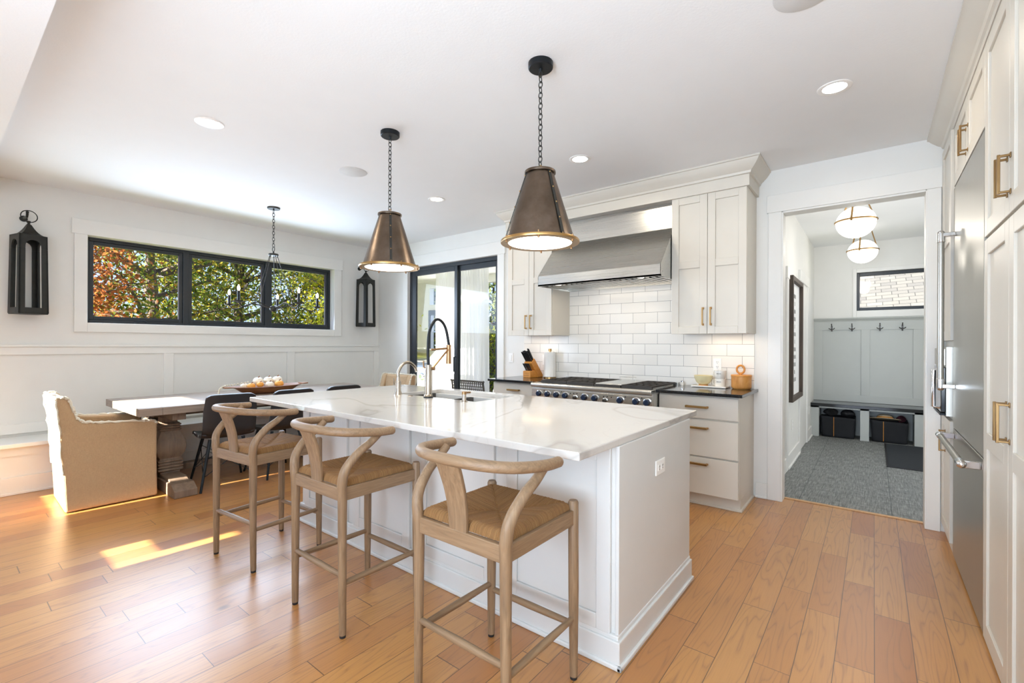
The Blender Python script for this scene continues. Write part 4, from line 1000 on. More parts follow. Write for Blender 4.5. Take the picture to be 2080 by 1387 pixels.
# dough bowl with gourds
bx, by, bz = -5.22, 2.33, .7655
t = thing('dough_bowl', 'long rustic wooden dough bowl of gourds on the dining table', 'bowl', (bx, by, bz))
b = MB()
def bowlp(u, v):
    a = 2*pi*u
    pr = [(0, 0, 0), (.225, .085, 0), (.27, .115, .022), (.33, .15, .055), (.405, .175, .076), (.40, .168, .080), (.31, .135, .058), (.25, .10, .03), (.20, .07, .018), (0, 0, .016)]
    i = min(len(pr)-2, int(v*(len(pr)-1))); f_ = v*(len(pr)-1)-i
    L, W, z = [lerp(p, q, f_) for p, q in zip(pr[i], pr[i+1])]
    sx_ = math.sin(a); return (bx+W*math.cos(a), by+L*sx_, bz+z+.008*abs(sx_)**4*(1 if .3 < v < .65 else 0))
b.grid(bowlp, 40, 9); bmesh.ops.remove_doubles(b.bm, verts=b.bm.verts, dist=.0003)
b.build('bowl_body', BOWLWOOD, t, smooth=50)
b = MB(); b.prism([(bx-.03, by-.44), (bx+.03, by-.44), (bx+.055, by-.36), (bx-.055, by-.36)], 'z', bz+.074, bz+.088); b.prism([(bx-.03, by+.44), (bx+.03, by+.44), (bx+.055, by+.36), (bx-.055, by+.36)], 'z', bz+.074, bz+.088); b.build('lug_handle', BOWLWOOD, t, .004)
def gourd(x, y, z, r, m, lab, sz=.85, rot=0):
    t = thing('gourd', lab, 'gourd', (x, y, z), 'gourds in the dough bowl')
    b = MB(); n = 12; nu = 40
    def fn(u, v):
        a = 2*pi*u; p = pi*v; rr = r*(1+.07*abs(math.cos(4*a))-.05)*math.sin(p)
        return (x+rr*math.cos(a), y+rr*math.sin(a), z-r*sz*math.cos(p)*(1-.25*math.exp(-(math.sin(p)/.3)**2)))
    b.grid(fn, nu, n); bmesh.ops.remove_doubles(b.bm, verts=b.bm.verts, dist=.0002); b.build('flesh', m, t, smooth=60)
    MB().tube([(x, y, z+r*sz*.72), (x+.004, y+.004, z+r*sz*1.0), (x+.014, y+.010, z+r*sz*1.25)], [.006, .005, .004], 8).build('stem', BOWLWOOD, t)
for dx, dy, dz, r, m, lab in ((.03, -.185, .085, .040, PUMPO, 'larger orange gourd toward the left end of the dough bowl'), (-.05, -.225, .082, .038, PUMPW, 'cream gourd at the left end of the dough bowl'),
                         (.05, -.105, .098, .036, PUMPO, 'small orange gourd left of the middle of the dough bowl'), (-.045, -.085, .128, .052, PUMPW, 'cream gourd on top, left of the middle of the pile'),
                         (.045, -.005, .088, .045, PUMPW, 'cream gourd low in the middle of the dough bowl'), (-.04, .02, .132, .048, PUMPW, 'cream gourd on top in the middle of the pile'),
                         (.05, .095, .094, .047, PUMPO, 'orange gourd at the right of the dough bowl'), (-.035, .115, .130, .052, PUMPW, 'cream gourd on top at the right of the pile')):
    gourd(bx+dx, by+dy, bz+dz, r, m, lab)
t = thing('bead_garland', 'pale wooden bead garland hanging over the left end of the dough bowl', 'garland', (bx, by-.43, bz)); b = MB()
gp = spline([(bx-.02, by-.20, bz+.125), (bx-.02, by-.33, bz+.108), (bx-.015, by-.42, bz+.100), (bx-.012, by-.468, bz+.075), (bx-.010, by-.480, bz+.040), (bx-.008, by-.485, bz+.012)], 12)
for k, p in enumerate(gp[::1]):
    if k % 3 == 0: b.ball(p, .0085, seg=8, n=6)
b.build('beads', LINENW, t); MB().tube(gp, .002, 6).build('cord', LINENW, t)
# ================================================================== things on the range-wall counters
cz = .9305
# knife block
t = thing('knife_block', 'honey coloured wooden knife block on the black counter left of the cooker', 'knife block', (-3.055, 4.30, cz))
kx0, kx1 = -3.115, -3.012
b = MB(); b.prism([(4.445, cz), (4.255, cz+.215), (4.190, cz+.165), (4.300, cz+.04), (4.30, cz)], 'x', kx0, kx1); b.build('block', KBWOOD, t, .004, smooth=0)
b = MB(); b.prism([(4.2995, cz), (4.2995, cz+.04), (4.262, cz+.082), (4.175, cz+.075), (4.175, cz)], 'x', kx0, kx1); b.build('steak_knife_base', KBWOOD, t, .004, smooth=0)
b = MB(); b.box(kx0+.015, kx1-.015, 4.1745, 4.175, cz+.022, cz+.025).box(kx0+.02, kx1-.02, 4.1745, 4.175, cz+.045, cz+.047); b.build('engraved_mark', FRAMEWOOD, t, smooth=0)
ax = Vector((0, -.63, .78)).normalized()
def knife(p, L, r, lab, grp):
    t = thing('knife', lab, 'knife', p, grp); p = Vector(p)
    MB().tube([p-ax*.012, p+ax*.008, p+ax*L*.5, p+ax*L*.92, p+ax*L+Vector((0, -.004, -.004))], [r*.8, r*.95, r*1.05, r*1.1, r*.7], 8, flat=.7).build('handle', RUBBER, t)
    b = MB()
    for u in (.25, .5, .75): q = p+ax*L*u; b.cyl(q+Vector((-r*1.02, 0, 0)), q+Vector((r*1.02, 0, 0)), .0022, seg=8)
    b.build('rivets', CHROME, t)
for i in range(4):
    for k in range(2):
        u = (.30, .62)[k]; p = (lerp(kx0+.016, kx1-.016, i/3), lerp(4.255, 4.190, u)+(-.003), cz+lerp(.215, .165, u)+.004)
        knife(p, .125+.008*((i+k) % 2), .0108, 'black-handled knife in the upper slots of the knife block', 'knives in the upper slots of the block')
    knife((lerp(kx0+.018, kx1-.018, i/3), 4.218, cz+.080), .105, .0085, 'small black-handled steak knife in the lower row of the knife block', 'steak knives in the lower row of the block')
knife((kx1-.03, 4.252, cz+.219), .14, .0115, 'topmost black-handled knife, standing apart at the back of the knife block', None)
# paper towel
t = thing('paper_towel_holder', 'paper towel holder with brass knob behind the cooker\'s left burner', 'holder', (-2.868, 4.35, cz))
b = MB(); b.lathe([(0, 0), (.072, 0), (.072, .008), (0, .010)], (-2.868, 4.35, cz)); b.build('base', BRASS, t)
b = MB(); b.cyl((-2.868, 4.35, cz+.009), (-2.868, 4.35, cz+.30), .008).lathe([(0, .298), (.018, .298), (.018, .325), (0, .327)], (-2.868, 4.35, cz), 20); b.build('post', BRASS, t)
b = MB()
def roll(u, v): a = 2*pi*u; r = .064+.004*u; return (-2.868+r*math.cos(a), 4.35+r*math.sin(a), cz+.012+.276*v)
b.grid(roll, 48, 4); b.lathe([(.019, .288), (.066, .288)], (-2.868, 4.35, cz), 40).lathe([(.019, .012), (.066, .012)], (-2.868, 4.35, cz), 40)
b.grid(lambda u, v: (-2.868+.068-.002*math.sin(u*3), 4.35-.005-.03*u, cz+.012+.276*v-.012*u*math.sin(v*5)), 4, 8)
tag(b.build('paper_towel_roll', PAPER, None), 'white paper towel roll standing on the counter beside the knife block', 'paper towel')
# tray and ceramics
t = thing('serving_tray', 'long white ceramic tray on the black counter under the mugs and bowl', 'tray', (-1.15, 4.33, cz)); b = MB()
b.box(-1.285, -1.005, 4.255, 4.405, cz+.003, cz+.010).box(-1.29, -1.0, 4.25, 4.256, cz+.002, cz+.016).box(-1.29, -1.0, 4.404, 4.41, cz+.002, cz+.016).box(-1.29, -1.284, 4.256, 4.404, cz+.002, cz+.016).box(-1.006, -1.0, 4.256, 4.404, cz+.002, cz+.016)
b.build('tray_plate', CERAMW, t, .002, smooth=0)
b = MB()
for xx in (-1.26, -1.03):
    for yy in (4.275, 4.385): b.cyl((xx, yy, cz), (xx, yy, cz+.003), .008)
b.build('foot', DARKSTEEL, t)
def bowl(name, lab, cat, x, y, z, prof, m, foot=None, lat=48):
    t = thing(name, lab, cat, (x, y, z)); MB().lathe(prof, (x, y, z), lat).build('vessel', m, t, smooth=50)
    if foot: MB().lathe(foot, (x, y, z), lat).build('foot_ring', KBWOOD, t)
    return t
bowl('ceramic_bowl', 'pale yellow ceramic bowl on the white tray by the cooker', 'bowl', -1.205, 4.325, cz+.0104, [(.0, .012), (.034, .010), (.060, .034), (.074, .066), (.080, .092), (.077, .093), (.070, .066), (.055, .036), (.03, .018), (0, .017)], CERAMY, [(.0, 0), (.040, 0), (.040, .0095), (0, .0095)])
def mug(x, y, z, lab, r=.049, h=.070):
    t = thing('stacked_mug', lab, 'mug', (x, y, z), 'stacked white mugs'); b = MB()
    b.lathe([(0, 0), (r*.82, 0), (r*.90, .006), (r*.97, h*.5), (r, h-.003), (r*.99, h), (r*.94, h-.002), (r*.92, h*.5), (r*.8, .01), (0, .009)], (x, y, z), 36); o = b.build('cup', CERAMW, t)
    MB().tube(spline([(x-r*.92, y, z+h*.80), (x-r*1.2, y, z+h*.78), (x-r*1.3, y, z+h*.5), (x-r*1.12, y, z+h*.22), (x-r*.9, y, z+h*.24)], 6), .0045, 8).build('handle', CERAMW, t)
    b = MB()
    for k in range(6):
        a = -pi/2-.33+k*.13; p = Vector((x+r*1.0*math.cos(a), y+r*1.0*math.sin(a), z+h*.62)); tn = Vector((-math.sin(a), math.cos(a), 0))
        b.bar(p-tn*.0018, p+tn*.0018, .0012, (.007, .007, .005, .007, .006, .007)[k])
    b.build('lettering', DARKSTEEL, t, smooth=0)
mug(-1.065, 4.33, cz+.0106, 'lower of the two stacked white mugs on the tray')
mug(-1.065, 4.33, cz+.0812, 'upper of the two stacked white mugs on the tray')
t = thing('wooden_canister', 'round acacia wood canister with a ring handle on its lid', 'canister', (-.895, 4.335, cz)); x, y = -.895, 4.335
b = MB(); b.lathe([(0, 0), (.066, 0), (.074, .006), (.079, .02), (.079, .105), (.0, .105)], (x, y, cz), 48); b.build('canister_body', ACACIA, t)
b = MB(); b.lathe([(0, .1055), (.081, .1055), (.082, .109), (.081, .118), (.078, .121), (0, .122)], (x, y, cz), 48); ld = b.build('lid', KBWOOD, t)
b = MB(); b.tube([(x-.006+.030*math.cos(2*pi*k/28), y+.0, cz+.166+.034*math.sin(2*pi*k/28)) for k in range(28)], .0085, 10, closed=True).cyl((x-.006, y, cz+.12), (x-.006, y, cz+.134), .012); b.build('ring_handle', KBWOOD, ld)
t = thing('salt_shaker', 'tiny steel shaker standing on the counter right of the cooker', 'shaker', (-1.40, 4.36, cz)); b = MB(); b.lathe([(0, 0), (.016, 0), (.016, .03), (.0, .03)], (-1.40, 4.36, cz), 20); b.build('shaker_body', CERAMW, t)
b = MB(); b.lathe([(0, .0301), (.0165, .0301), (.0165, .04), (.012, .044), (0, .045)], (-1.40, 4.36, cz), 20); b.build('cap', CHROME, t)
# under-cabinet lamps
for xx, e in ((-1.0, 1.5), (-3.0, 1.0)):
    light('under_cabinet_lamp', 'AREA', (xx, 4.28, 1.398), e*.4, (1, .78, .52), (0, 0, -1), .40, .06)

# ================================================================== mudroom
t = thing('coat_hook_board', 'grey panelled coat hook board on the mudroom wall above the bench', 'wall panel', (.4, YM, .49)); px0, px1 = -.7195, 1.55
b = MB(); y1 = YM-.0005; b.box(px0, px1, y1-.012, y1, .484, 1.66).box(px0, px1, y1-.024, y1-.012, 1.535, 1.66).box(px0, px1, y1-.024, y1-.012, .484, .585)
for a, c in ((px0, -.608), (-.145, -.045), (.424, .53), (1.0, 1.1)): b.box(a, c, y1-.024, y1-.012, .585, 1.535)
b.build('panelling', GREYCAB, t, .002, smooth=0)
b = MB(); b.prism([(y1, 1.66), (y1-.026, 1.66), (y1-.032, 1.675), (y1-.055, 1.70), (y1-.055, 1.712), (y1, 1.712)], 'x', px0, px1); b.build('top_moulding', GREYCAB, t, smooth=0)
HK = ['first coat hook from the left on the grey mudroom panel', 'second coat hook from the left on the grey mudroom panel', 'third coat hook from the left on the grey mudroom panel', 'fourth coat hook from the left on the grey mudroom panel']
for xx, lab in zip((-.494, -.252, .066, .31), HK):
    t = thing('coat_hook', lab, 'hook', (xx, y1-.024, 1.55), 'coat hooks'); yy = y1-.0245
    b = MB(); b.box(xx-.009, xx+.009, yy-.004, yy, 1.515, 1.60).lathe([(0, 0), (.013, 0), (.011, -.006), (0, -.008)], (xx, yy-.004, 1.545), 12, axis='y'); b.build('hook_plate', DARKSTEEL, t)
    b = MB(); b.tube(spline([(xx, yy-.004, 1.59), (xx, yy-.03, 1.60), (xx, yy-.05, 1.618)], 5), .005, 8).ball((xx, yy-.05, 1.62), .008, seg=8, n=6)
    b.tube(spline([(xx-.034, yy-.045, 1.562), (xx-.02, yy-.028, 1.548), (xx, yy-.006, 1.545), (xx+.02, yy-.028, 1.548), (xx+.034, yy-.045, 1.562)], 5), .0055, 8).tube(spline([(xx, yy-.004, 1.53), (xx, yy-.02, 1.518), (xx, yy-.028, 1.53)], 5), .004, 8); b.build('prong', DARKSTEEL, t)
t = thing('mudroom_bench', 'grey mudroom bench with black top and open cubbies', 'bench', (.4, 8.15, 0)); yb = YM-.0005
b = MB(); f0 = 7.955
for a, c in ((px0, -.62), (-.145, -.048), (.42, .52), (1.0, 1.1)): b.box(a, c, f0, yb, 0, .437)
b.box(px0, px1, f0, f0+.02, .415, .437).box(px0, px1, yb-.02, yb, 0, .437); b.build('cubby_frame', GREYCAB, t, smooth=0)
box('bench_top', BLACKSTONE, t, px0, px1, 7.925, yb, .438, .482, .004, smooth=0)
def basket(lab, x0, x1, y0, y1, h, xs):
    t = thing('storage_basket', lab, 'basket', ((x0+x1)/2, (y0+y1)/2, .002), 'black canvas baskets in the bench'); cx_, cy_ = (x0+x1)/2, (y0+y1)/2
    def fn(u, v):
        a = 2*pi*u; k = .22; c, s_ = math.cos(a), math.sin(a); ex = lambda q: math.copysign(abs(q)**k, q)
        f = lerp(.94, 1.0, v)+.012*math.sin(a*3+v*4); return (cx_+(x1-x0)/2*ex(c)*f, cy_+(y1-y0)/2*ex(s_)*f, .003+h*v+.01*math.sin(a*2)*v)
    b = MB().grid(fn, 64, 8); b.lathe([(0, .004), (1, .004)], (cx_, cy_, 0), 32, (x1-x0)/2*.9, (y1-y0)/2*.9); b.build('basket_body', CANVASBLK, t, solid=.006)
    b = MB(); b.tube([(xs, y0-.004, .02), (xs, y0-.006, h*.5), (xs, y0-.004, h)], .0035, 6); b.build('piping', KBWOOD, t)
    return t
basket('black canvas basket in the left cubby of the mudroom bench', -.60, -.20, 7.985, 8.27, .29, -.445)
basket('black canvas basket in the right cubby of the mudroom bench, holding a straw hat', -.03, .36, 7.985, 8.27, .285, .105)
t = thing('straw_hat', 'tan straw hat lying on top of the right-hand basket', 'hat', (.12, 8.10, .31)); b = MB()
b.lathe([(.0, .066), (.05, .064), (.075, .05), (.085, .012), (.10, .006), (.15, .0), (.165, .004), (.165, .008), (.15, .004), (.10, .010), (.0, .012)], (.12, 8.10, .30), 40, 1.05, .8); b.rot(-.22, 'X', (.12, 8.10, .30)); b.build('hat_brim_crown', STRAW, t)
b = MB(); b.lathe([(.084, .018), (.087, .022), (.082, .034), (.079, .032)], (.12, 8.10, .30), 40, 1.05, .8); b.rot(-.22, 'X', (.12, 8.10, .30)); b.build('hat_band', KBWOOD, t)
def cloth(name, lab, cat, c, r, sz, m, seed):
    rnd = random.Random(seed); ph = [rnd.uniform(0, 6) for _ in range(4)]
    def fn(u, v):
        a = 2*pi*u; p = pi*v; q = r*(1+.16*math.sin(3*a+ph[0])*math.sin(p)+.12*math.sin(5*a+ph[1]+4*v))
        return (c[0]+q*math.sin(p)*math.cos(a), c[1]+q*.75*math.sin(p)*math.sin(a), c[2]-sz*math.cos(p)*(1+.2*math.sin(2*a+ph[2])))
    b = MB().grid(fn, 36, 16); bmesh.ops.remove_doubles(b.bm, verts=b.bm.verts, dist=.0005); tag(b.build(name, m, None, smooth=70), lab, cat)
cloth('folded_scarf', 'maroon scarf bundled beside the straw hat in the right-hand basket', 'scarf', (.295, 8.19, .31), .05, .04, CLOTHRED, 2)
cloth('folded_jacket', 'dark jacket bundled on the left of the left-hand basket', 'jacket', (-.485, 8.13, .345), .09, .055, CLOTHDK, 5)
cloth('folded_bag', 'black bag bundled on the right of the left-hand basket', 'bag', (-.29, 8.12, .34), .075, .05, RUBBER, 9)
t = thing('door_mat', 'black ribbed door mat on the grey mudroom tiles', 'mat', (.6, 7.2, 0)); b = MB(); b.box(.112, 1.1, 6.40, 7.90, .0015, .009)
b.build('mat_base', RUBBER, t, smooth=0); b = MB()
for i in range(62): yy = 6.43+i*.0235; b.box(.13, 1.08, yy, yy+.012, .009, .0125)
b.build('mat_ribs', plain('mat_rib', '2C3034', .8), t, smooth=0)
# framed sign on the left mudroom wall
t = thing('framed_sign', 'tall dark wood framed white sign hanging between the mudroom side doors', 'framed sign', (-.69, 6.0, 1.4)); sy0, sy1, sz0, sz1, xa = 5.66, 6.54, .70, 2.05, -.7195
b = MB(); b.box(xa, xa+.05, sy0, sy0+.05, sz0, sz1).box(xa, xa+.05, sy1-.05, sy1, sz0, sz1).box(xa, xa+.05, sy0+.05, sy1-.05, sz0, sz0+.05).box(xa, xa+.05, sy0+.05, sy1-.05, sz1-.05, sz1); b.build('frame', FRAMEWOOD, t, .003, smooth=0)
box('sign_board', plain('sign_white', 'E8E8E6', .6), t, xa, xa+.012, sy0+.05, sy1-.05, sz0+.05, sz1-.05, smooth=0)
b = MB(); rn = random.Random(11)
for i in range(12):
    zz = lerp(1.86, .92, i/11); wd = (.16, .06, .12, .14, .06, .20, .05, .20, .20, .20, .07, .22)[i]; n = max(1, round(wd/.045)); yc = 6.10
    for k in range(n):
        y = yc-wd/2+wd*(k+.5)/n
        b.box(xa+.0122, xa+.0132, y-.014, y-.008, zz-.022, zz+.022)
        if k % 2 == 0: b.box(xa+.0122, xa+.0132, y-.008, y+.014, zz+.014, zz+.022).box(xa+.0122, xa+.0132, y+.008, y+.014, zz-.022, zz+.014)
        else: b.box(xa+.0122, xa+.0132, y-.008, y+.014, zz-.022, zz-.014).box(xa+.0122, xa+.0132, y-.008, y+.010, zz-.004, zz+.004)
b.build('lettering', DARKSTEEL, t, smooth=0)
# globe ceiling lights
def globe(x, y, z, r, lab):
    t = thing('globe_light', lab, 'ceiling light', (x, y, 2.797), 'mudroom globe lights')
    MB().ball((x, y, z), r, sz=.92, seg=40, n=24).build('glass_globe', GLOBE, t, smooth=80)
    b = MB(); b.tube([(x+(r+.006)*math.cos(2*pi*k/48), y+(r+.006)*math.sin(2*pi*k/48), z+.012) for k in range(48)], .0085, 8, closed=True); b.build('equator_ring', BRASS, t)
    b = MB()
    for k in range(3):
        a = .35+k*2*pi/3; ca, sa = math.cos(a), math.sin(a); b.bar((x+ca*(r+.006), y+sa*(r+.006), z-.01), (x+ca*(r+.006), y+sa*(r+.006), z+.03), .018, .008, up=(ca, sa, 0)); b.bar((x+ca*(r+.006), y+sa*(r+.006), z+.01), (x+ca*r*.55, y+sa*r*.55, 2.79), .016, .007, up=(ca, sa, 0))
    b.build('strap', BRASS, t); b = MB(); b.lathe([(0, 2.775), (r*.62, 2.775), (r*.62, 2.7965), (0, 2.7965)], (x, y, 0), 32); b.build('ceiling_plate', BRASS, t)
    light('globe_lamp', 'POINT', (x, y, z-r-.03), 4, (1, .93, .84)).data.shadow_soft_size = .08
globe(-.150, 5.88, 2.565, .170, 'milk glass globe light with brass straps nearer the mudroom doorway')
globe(-.117, 7.35, 2.500, .158, 'milk glass globe light with brass straps farther into the mudroom')

# ================================================================== outdoors
def cut(name, m, *boxes): return shell(name, m, *boxes)
PATIO = plain('patio_stone', 'A8A49B', .8, var=.08, bump=.2, bscale=30)
cut('floor_patio', PATIO, (-10.5, -1.0, YB+.119, 8.6, -.16, -.06))
cut('ground_lawn', plain('lawn', '66753A', .95, var=.2, scale=20, bump=.5, bscale=80), (-40, XW-.2, -12, 40, -.9, -.8), (-40, 20, 8.6, 40, -.9, -.8))
cut('ceiling_patio', plain('porch_ceiling', 'EDEDEA', .6), (-10.5, -1.0, YB+.119, 8.6, 2.95, 3.05))
PW = plain('porch_white', 'EFEFEC', .5)
cut('wall_patio', PW, (-10.5, -9.30, 8.3, 8.45, -.06, 2.95), (-8.95, -7.65, 8.3, 8.45, -.06, 2.95), (-5.9, -5.2, 8.3, 8.45, -.06, 2.95), (-9.3, -5.2, 8.3, 8.45, 2.78, 2.95), (-9.3, -8.95, 8.3, 8.45, 2.20, 2.34))
b = MB(); b.box(-9.30, -9.24, 8.26, 8.29, .9, 2.19).box(-9.02, -8.95, 8.26, 8.29, .9, 2.19).box(-9.24, -9.02, 8.26, 8.29, 2.06, 2.19).box(-9.24, -9.02, 8.26, 8.29, .9, 1.0)
struct(b.build('window_3', FRAMEBLK, None, smooth=0))
def curtain(x0, x1, y, z0, z1, folds, lab, seed):
    rnd = random.Random(seed); ph = rnd.uniform(0, 6); t = thing('sheer_curtain', lab, 'curtain', ((x0+x1)/2, y, z1), 'sheer porch curtains')
    def fn(u, v):
        w_ = 1+.06*(1-v); xm = (x0+x1)/2
        return (xm+(lerp(x0, x1, u)-xm)*w_, y+.045*math.sin(u*folds*2*pi+ph+.5*math.sin(v*3))+.02*math.sin(u*folds*5+v*2), lerp(z0, z1, v))
    MB().grid(fn, folds*10, 12).build('curtain_fabric', SHEER, t, smooth=80)
    MB().cyl((x0-.05, y, z1+.012), (x1+.05, y, z1+.012), .012).build('curtain_rod', FRAMEBLK, t)
curtain(-6.74, -6.30, 6.2, .02, 2.74, 6, 'white sheer porch curtain behind the left pane of the sliding door', 1)
curtain(-6.14, -5.44, 6.2, .02, 2.74, 9, 'white sheer porch curtain behind the right pane of the sliding door', 4)
# wicker chair on the porch
t = thing('wicker_chair', 'grey open-weave wicker porch chair outside the sliding door', 'chair', (-4.9, 5.45, -.06)); b = MB()
wx0, wx1, wz0, wz1 = -5.235, -4.60, .34, .735
for i in range(17): xx = lerp(wx0, wx1, i/16); b.tube([(xx, 5.22, wz0), (xx, 5.18, (wz0+wz1)/2), (xx, 5.15, wz1-.01)], .008, 6)
for k in range(9): zz = lerp(wz0, wz1-.03, k/8); b.tube([(wx0, 5.21-.05*k/8, zz), (wx1, 5.21-.05*k/8, zz)], .007, 6)
b.build('woven_back', WICKER, t); b = MB(); b.tube(spline([(wx0-.01, 5.22, wz0-.02), (wx0-.01, 5.16, wz1-.03), (wx0+.02, 5.15, wz1), (wx1-.02, 5.15, wz1), (wx1+.01, 5.16, wz1-.03), (wx1+.01, 5.22, wz0-.02)], 5), .014, 8); b.build('back_frame', WICKER, t)
b = MB(); b.box(wx0, wx1, 5.22, 5.80, .27, .33); b.build('seat', WICKER, t, .01, smooth=0)
for xx in (wx0+.02, wx1-.02):
    for yy in (5.25, 5.77): MB().cyl((xx, yy, -.06), (xx, yy, .27), .02).build('leg', WICKER, t)
b = MB(); b.box(wx0+.02, wx1-.02, 5.24, 5.79, .331, .43); tag(b.build('seat_cushion', CUSHION, None, .04, 4, smooth=40), 'white seat cushion on the wicker porch chair', 'cushion')
b = MB(); b.box(-6.0, -4.2, 7.0, 7.9, .25, .42).box(-6.0, -4.2, 7.72, 7.9, .42, .66); so = thing('porch_sofa', 'white cushioned porch sofa behind the wicker chair', 'sofa', (-5.1, 7.45, -.06)); b.build('cushions', CUSHION, so, .05, 4, smooth=40)
box('sofa_frame', WICKER, so, -6.02, -4.18, 6.98, 7.92, -.06, .25, .01, smooth=0)
# grill
t = thing('outdoor_grill', 'stainless outdoor grill seen through the left pane of the sliding door', 'grill', (-7.9, 6.75, -.06)); g0, g1 = -8.5, -7.25
box('grill_cabinet', CUSHION, t, g0, g1, 6.5, 7.1, -.06, .80, .01, smooth=0)
b = MB(); b.prism([(6.46, .80), (6.46, .92), (6.50, 1.05), (6.62, 1.16), (6.85, 1.2), (7.08, 1.12), (7.08, .80)], 'x', g0, g1); b.build('hood', CHROME, t, .01)
b = MB(); b.tube([(g0+.1, 6.47, .96), (g0+.1, 6.40, .95), (g1-.1, 6.40, .95), (g1-.1, 6.47, .96)], .016, 10); b.build('hood_handle', STEEL, t)
for xx in (-8.25, -7.88, -7.5): MB().lathe([(0, -.05), (.05, -.05), (.055, 0), (.085, .001), (.085, .006), (0, .006)], (xx, 6.49, .62), 24, axis='y').build('knob', CHROME, t)
# porch railing and chair arm seen at the right edge of the door
t = thing('porch_railing', 'black metal porch railing in front of the trees', 'railing', (-6.2, 8.9, 0)); b = MB(); b.box(-7.2, -4.5, 8.88, 8.92, .86, .90).box(-7.2, -4.5, 8.88, 8.92, -.0, .03); b.build('rail', BLACKMETAL, t, smooth=0); b = MB()
for i in range(28): xx = -7.2+i*.1; b.box(xx-.008, xx+.008, 8.892, 8.908, .03, .86)
b.build('balusters', BLACKMETAL, t, smooth=0)
# neighbouring roof through the mudroom window
rf = thing('neighbour_roof', 'grey shingled roof slope seen through the mudroom window', 'roof', (.8, 12.5, 0)); b = MB()
b.poly([(-2.5, -2.6, 0), (3.5, -2.6, 0), (3.5, 2.6, 0), (-2.5, 2.6, 0)]); o = b.build('roof_slope', SHINGLE, None, smooth=0, solid=.05); o.parent = rf; o.location = (0, 0, 3.0); o.rotation_euler = (math.radians(33), math.radians(-3), 0)
b = MB(); b.box(-2.4, 3.4, 0, 1.9, -.8, 3.0); o = b.build('house_wall', PW, None, smooth=0); o.parent = rf

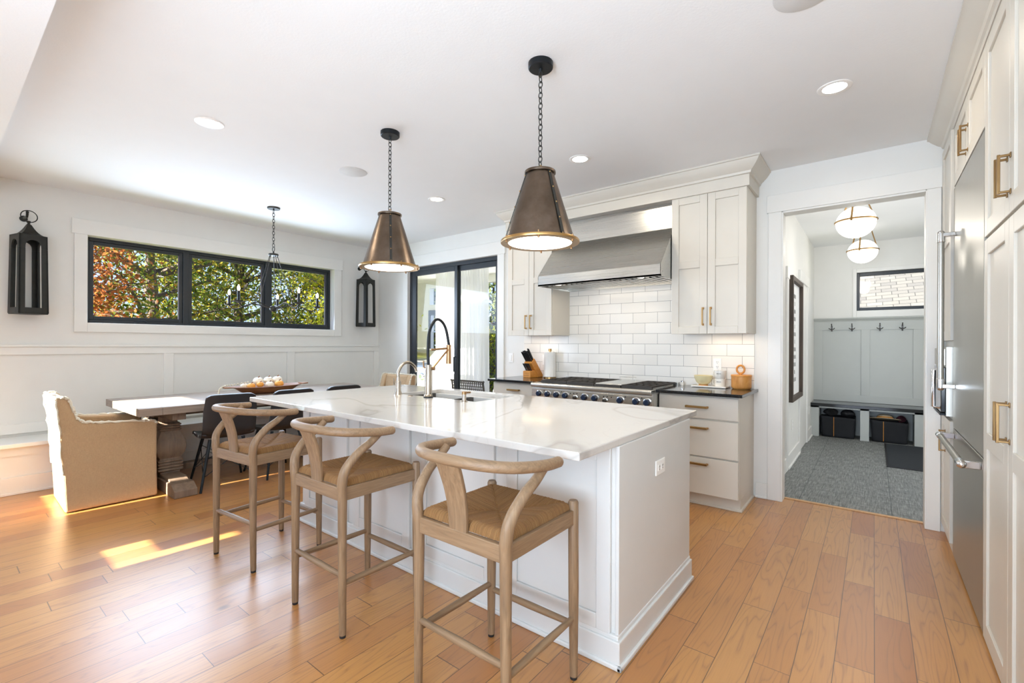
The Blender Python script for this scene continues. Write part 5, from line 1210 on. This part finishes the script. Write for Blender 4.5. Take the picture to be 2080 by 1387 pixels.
# trees
import numpy as np
def tree(lab, x, y, z0, h, rx, rz, lm, n, seed, leaf_s=.075, trunk=.13, lean=0, crown_c=.62, fill=1.0):
    rs = np.random.RandomState(seed); rnd = random.Random(seed)
    t = thing('tree', lab, 'tree', (x, y, z0), 'autumn trees beyond the windows')
    b = MB(); top = Vector((x+lean, y+lean*.4, z0+h*.86)); base_ = Vector((x, y, z0))
    tr = [base_.lerp(top, u)+Vector((rnd.uniform(-.08, .08), rnd.uniform(-.08, .08), 0)) for u in (0, .25, .5, .75, 1)]
    b.tube(spline(tr, 4), [lerp(trunk, trunk*.25, i/16) for i in range(17)], 8)
    tips = []
    for k in range(26):
        u = rnd.uniform(.22, .9); p = base_.lerp(top, u); a = rnd.uniform(0, 2*pi); L = rx*rnd.uniform(.55, 1.05)*(1.15-.5*abs(u-.55))
        e = p+Vector((math.cos(a)*L, math.sin(a)*L, L*rnd.uniform(.25, .8)))
        m_ = p.lerp(e, .5)+Vector((rnd.uniform(-.15, .15), rnd.uniform(-.15, .15), rnd.uniform(-.05, .2)))
        b.tube(spline([p, m_, e], 4), [lerp(trunk*.38, .012, i/8) for i in range(9)], 6); tips += [m_, e, p.lerp(e, .75)]
        for q in range(3):
            s_ = p.lerp(e, rnd.uniform(.35, .95)); e2 = s_+Vector((rnd.uniform(-.6, .6), rnd.uniform(-.6, .6), rnd.uniform(-.1, .6)))
            b.tube([s_, e2], [.016, .006], 5); tips.append(e2)
    b.build('trunk', BARK, t)
    T = np.array([list(q) for q in tips]); 
    C = T[rs.randint(0, len(T), n)] + rs.normal(0, .26, (n, 3))*np.array([1, 1, .8])
    k = int(n*.35*fill); ang = rs.uniform(0, 2*pi, k); rr = np.sqrt(rs.uniform(0, 1, k)); zz = rs.uniform(-1, 1, k)
    C[:k] = np.c_[x+lean*.6+rx*rr*np.cos(ang), y+rx*rr*np.sin(ang), z0+h*crown_c+rz*zz]
    A = rs.normal(size=(n, 3)); A /= np.linalg.norm(A, axis=1)[:, None]; B = np.cross(A, rs.normal(size=(n, 3))); B /= np.linalg.norm(B, axis=1)[:, None]
    s_ = leaf_s*rs.uniform(.6, 1.25, (n, 1)); V = np.stack([C-A*s_, C+B*s_*.55, C+A*s_, C-B*s_*.55], 1).reshape(-1, 3)-np.array([x, y, z0])
    me = bpy.data.meshes.new('foliage'); me.vertices.add(4*n); me.loops.add(4*n); me.polygons.add(n)
    me.vertices.foreach_set('co', V.astype(np.float32).ravel()); me.loops.foreach_set('vertex_index', np.arange(4*n, dtype=np.int32)); me.polygons.foreach_set('loop_start', np.arange(0, 4*n, 4, dtype=np.int32)); me.polygons.foreach_set('loop_total', np.full(n, 4, np.int32))
    me.update(calc_edges=True); me.materials.append(lm); o = bpy.data.objects.new('foliage', me); COL.objects.link(o); o.parent = t; o['kind'] = 'stuff'
tree('orange-leaved tree at the left of the dining window', -10.8, 1.15, -.8, 5.6, 1.25, 2.2, LEAFO, 16000, 1, .042, .10)
tree('green-leaved tree with dark branches filling the left dining window pane', -12.2, 3.0, -.8, 6.6, 1.9, 2.4, LEAFG, 12000, 2, .048, .16)
tree('tall yellowing tree behind the middle dining window pane', -13.5, 5.3, -.8, 7.0, 2.0, 2.5, LEAFG, 12000, 3, .05, .18)
tree('leaning green tree behind the chandelier in the right dining window pane', -12.6, 7.0, -.8, 6.6, 1.7, 2.3, LEAFG, 10000, 4, .048, .15, .5)
tree('bright yellow-green tree at the right edge of the dining window', -10.2, 6.35, -.8, 5.2, 1.05, 2.0, LEAFY, 12000, 5, .042, .08)
tree('distant dull green tree behind the orange one', -19, 5.2, -.8, 6.0, 2.6, 2.2, LEAFD, 3000, 6, .08, .15)
tree('distant dull green tree behind the right dining window pane', -21, 10.5, -.8, 6.5, 3.0, 2.4, LEAFD, 3000, 7, .08, .15)
tree('dull green tree seen through the left pane of the sliding door', -13.2, 11.6, -.8, 7.0, 2.4, 3.2, LEAFD, 9000, 8, .10, .14)
tree('dull green tree seen at the right edge of the sliding door', -11.6, 13.6, -.8, 5.6, 2.2, 2.4, LEAFD, 9000, 9, .09, .12)
tree('yellow-green bush behind the porch railing', -10.2, 12.0, -.8, 2.6, 1.3, 1.1, LEAFY, 7000, 10, .05, .05)
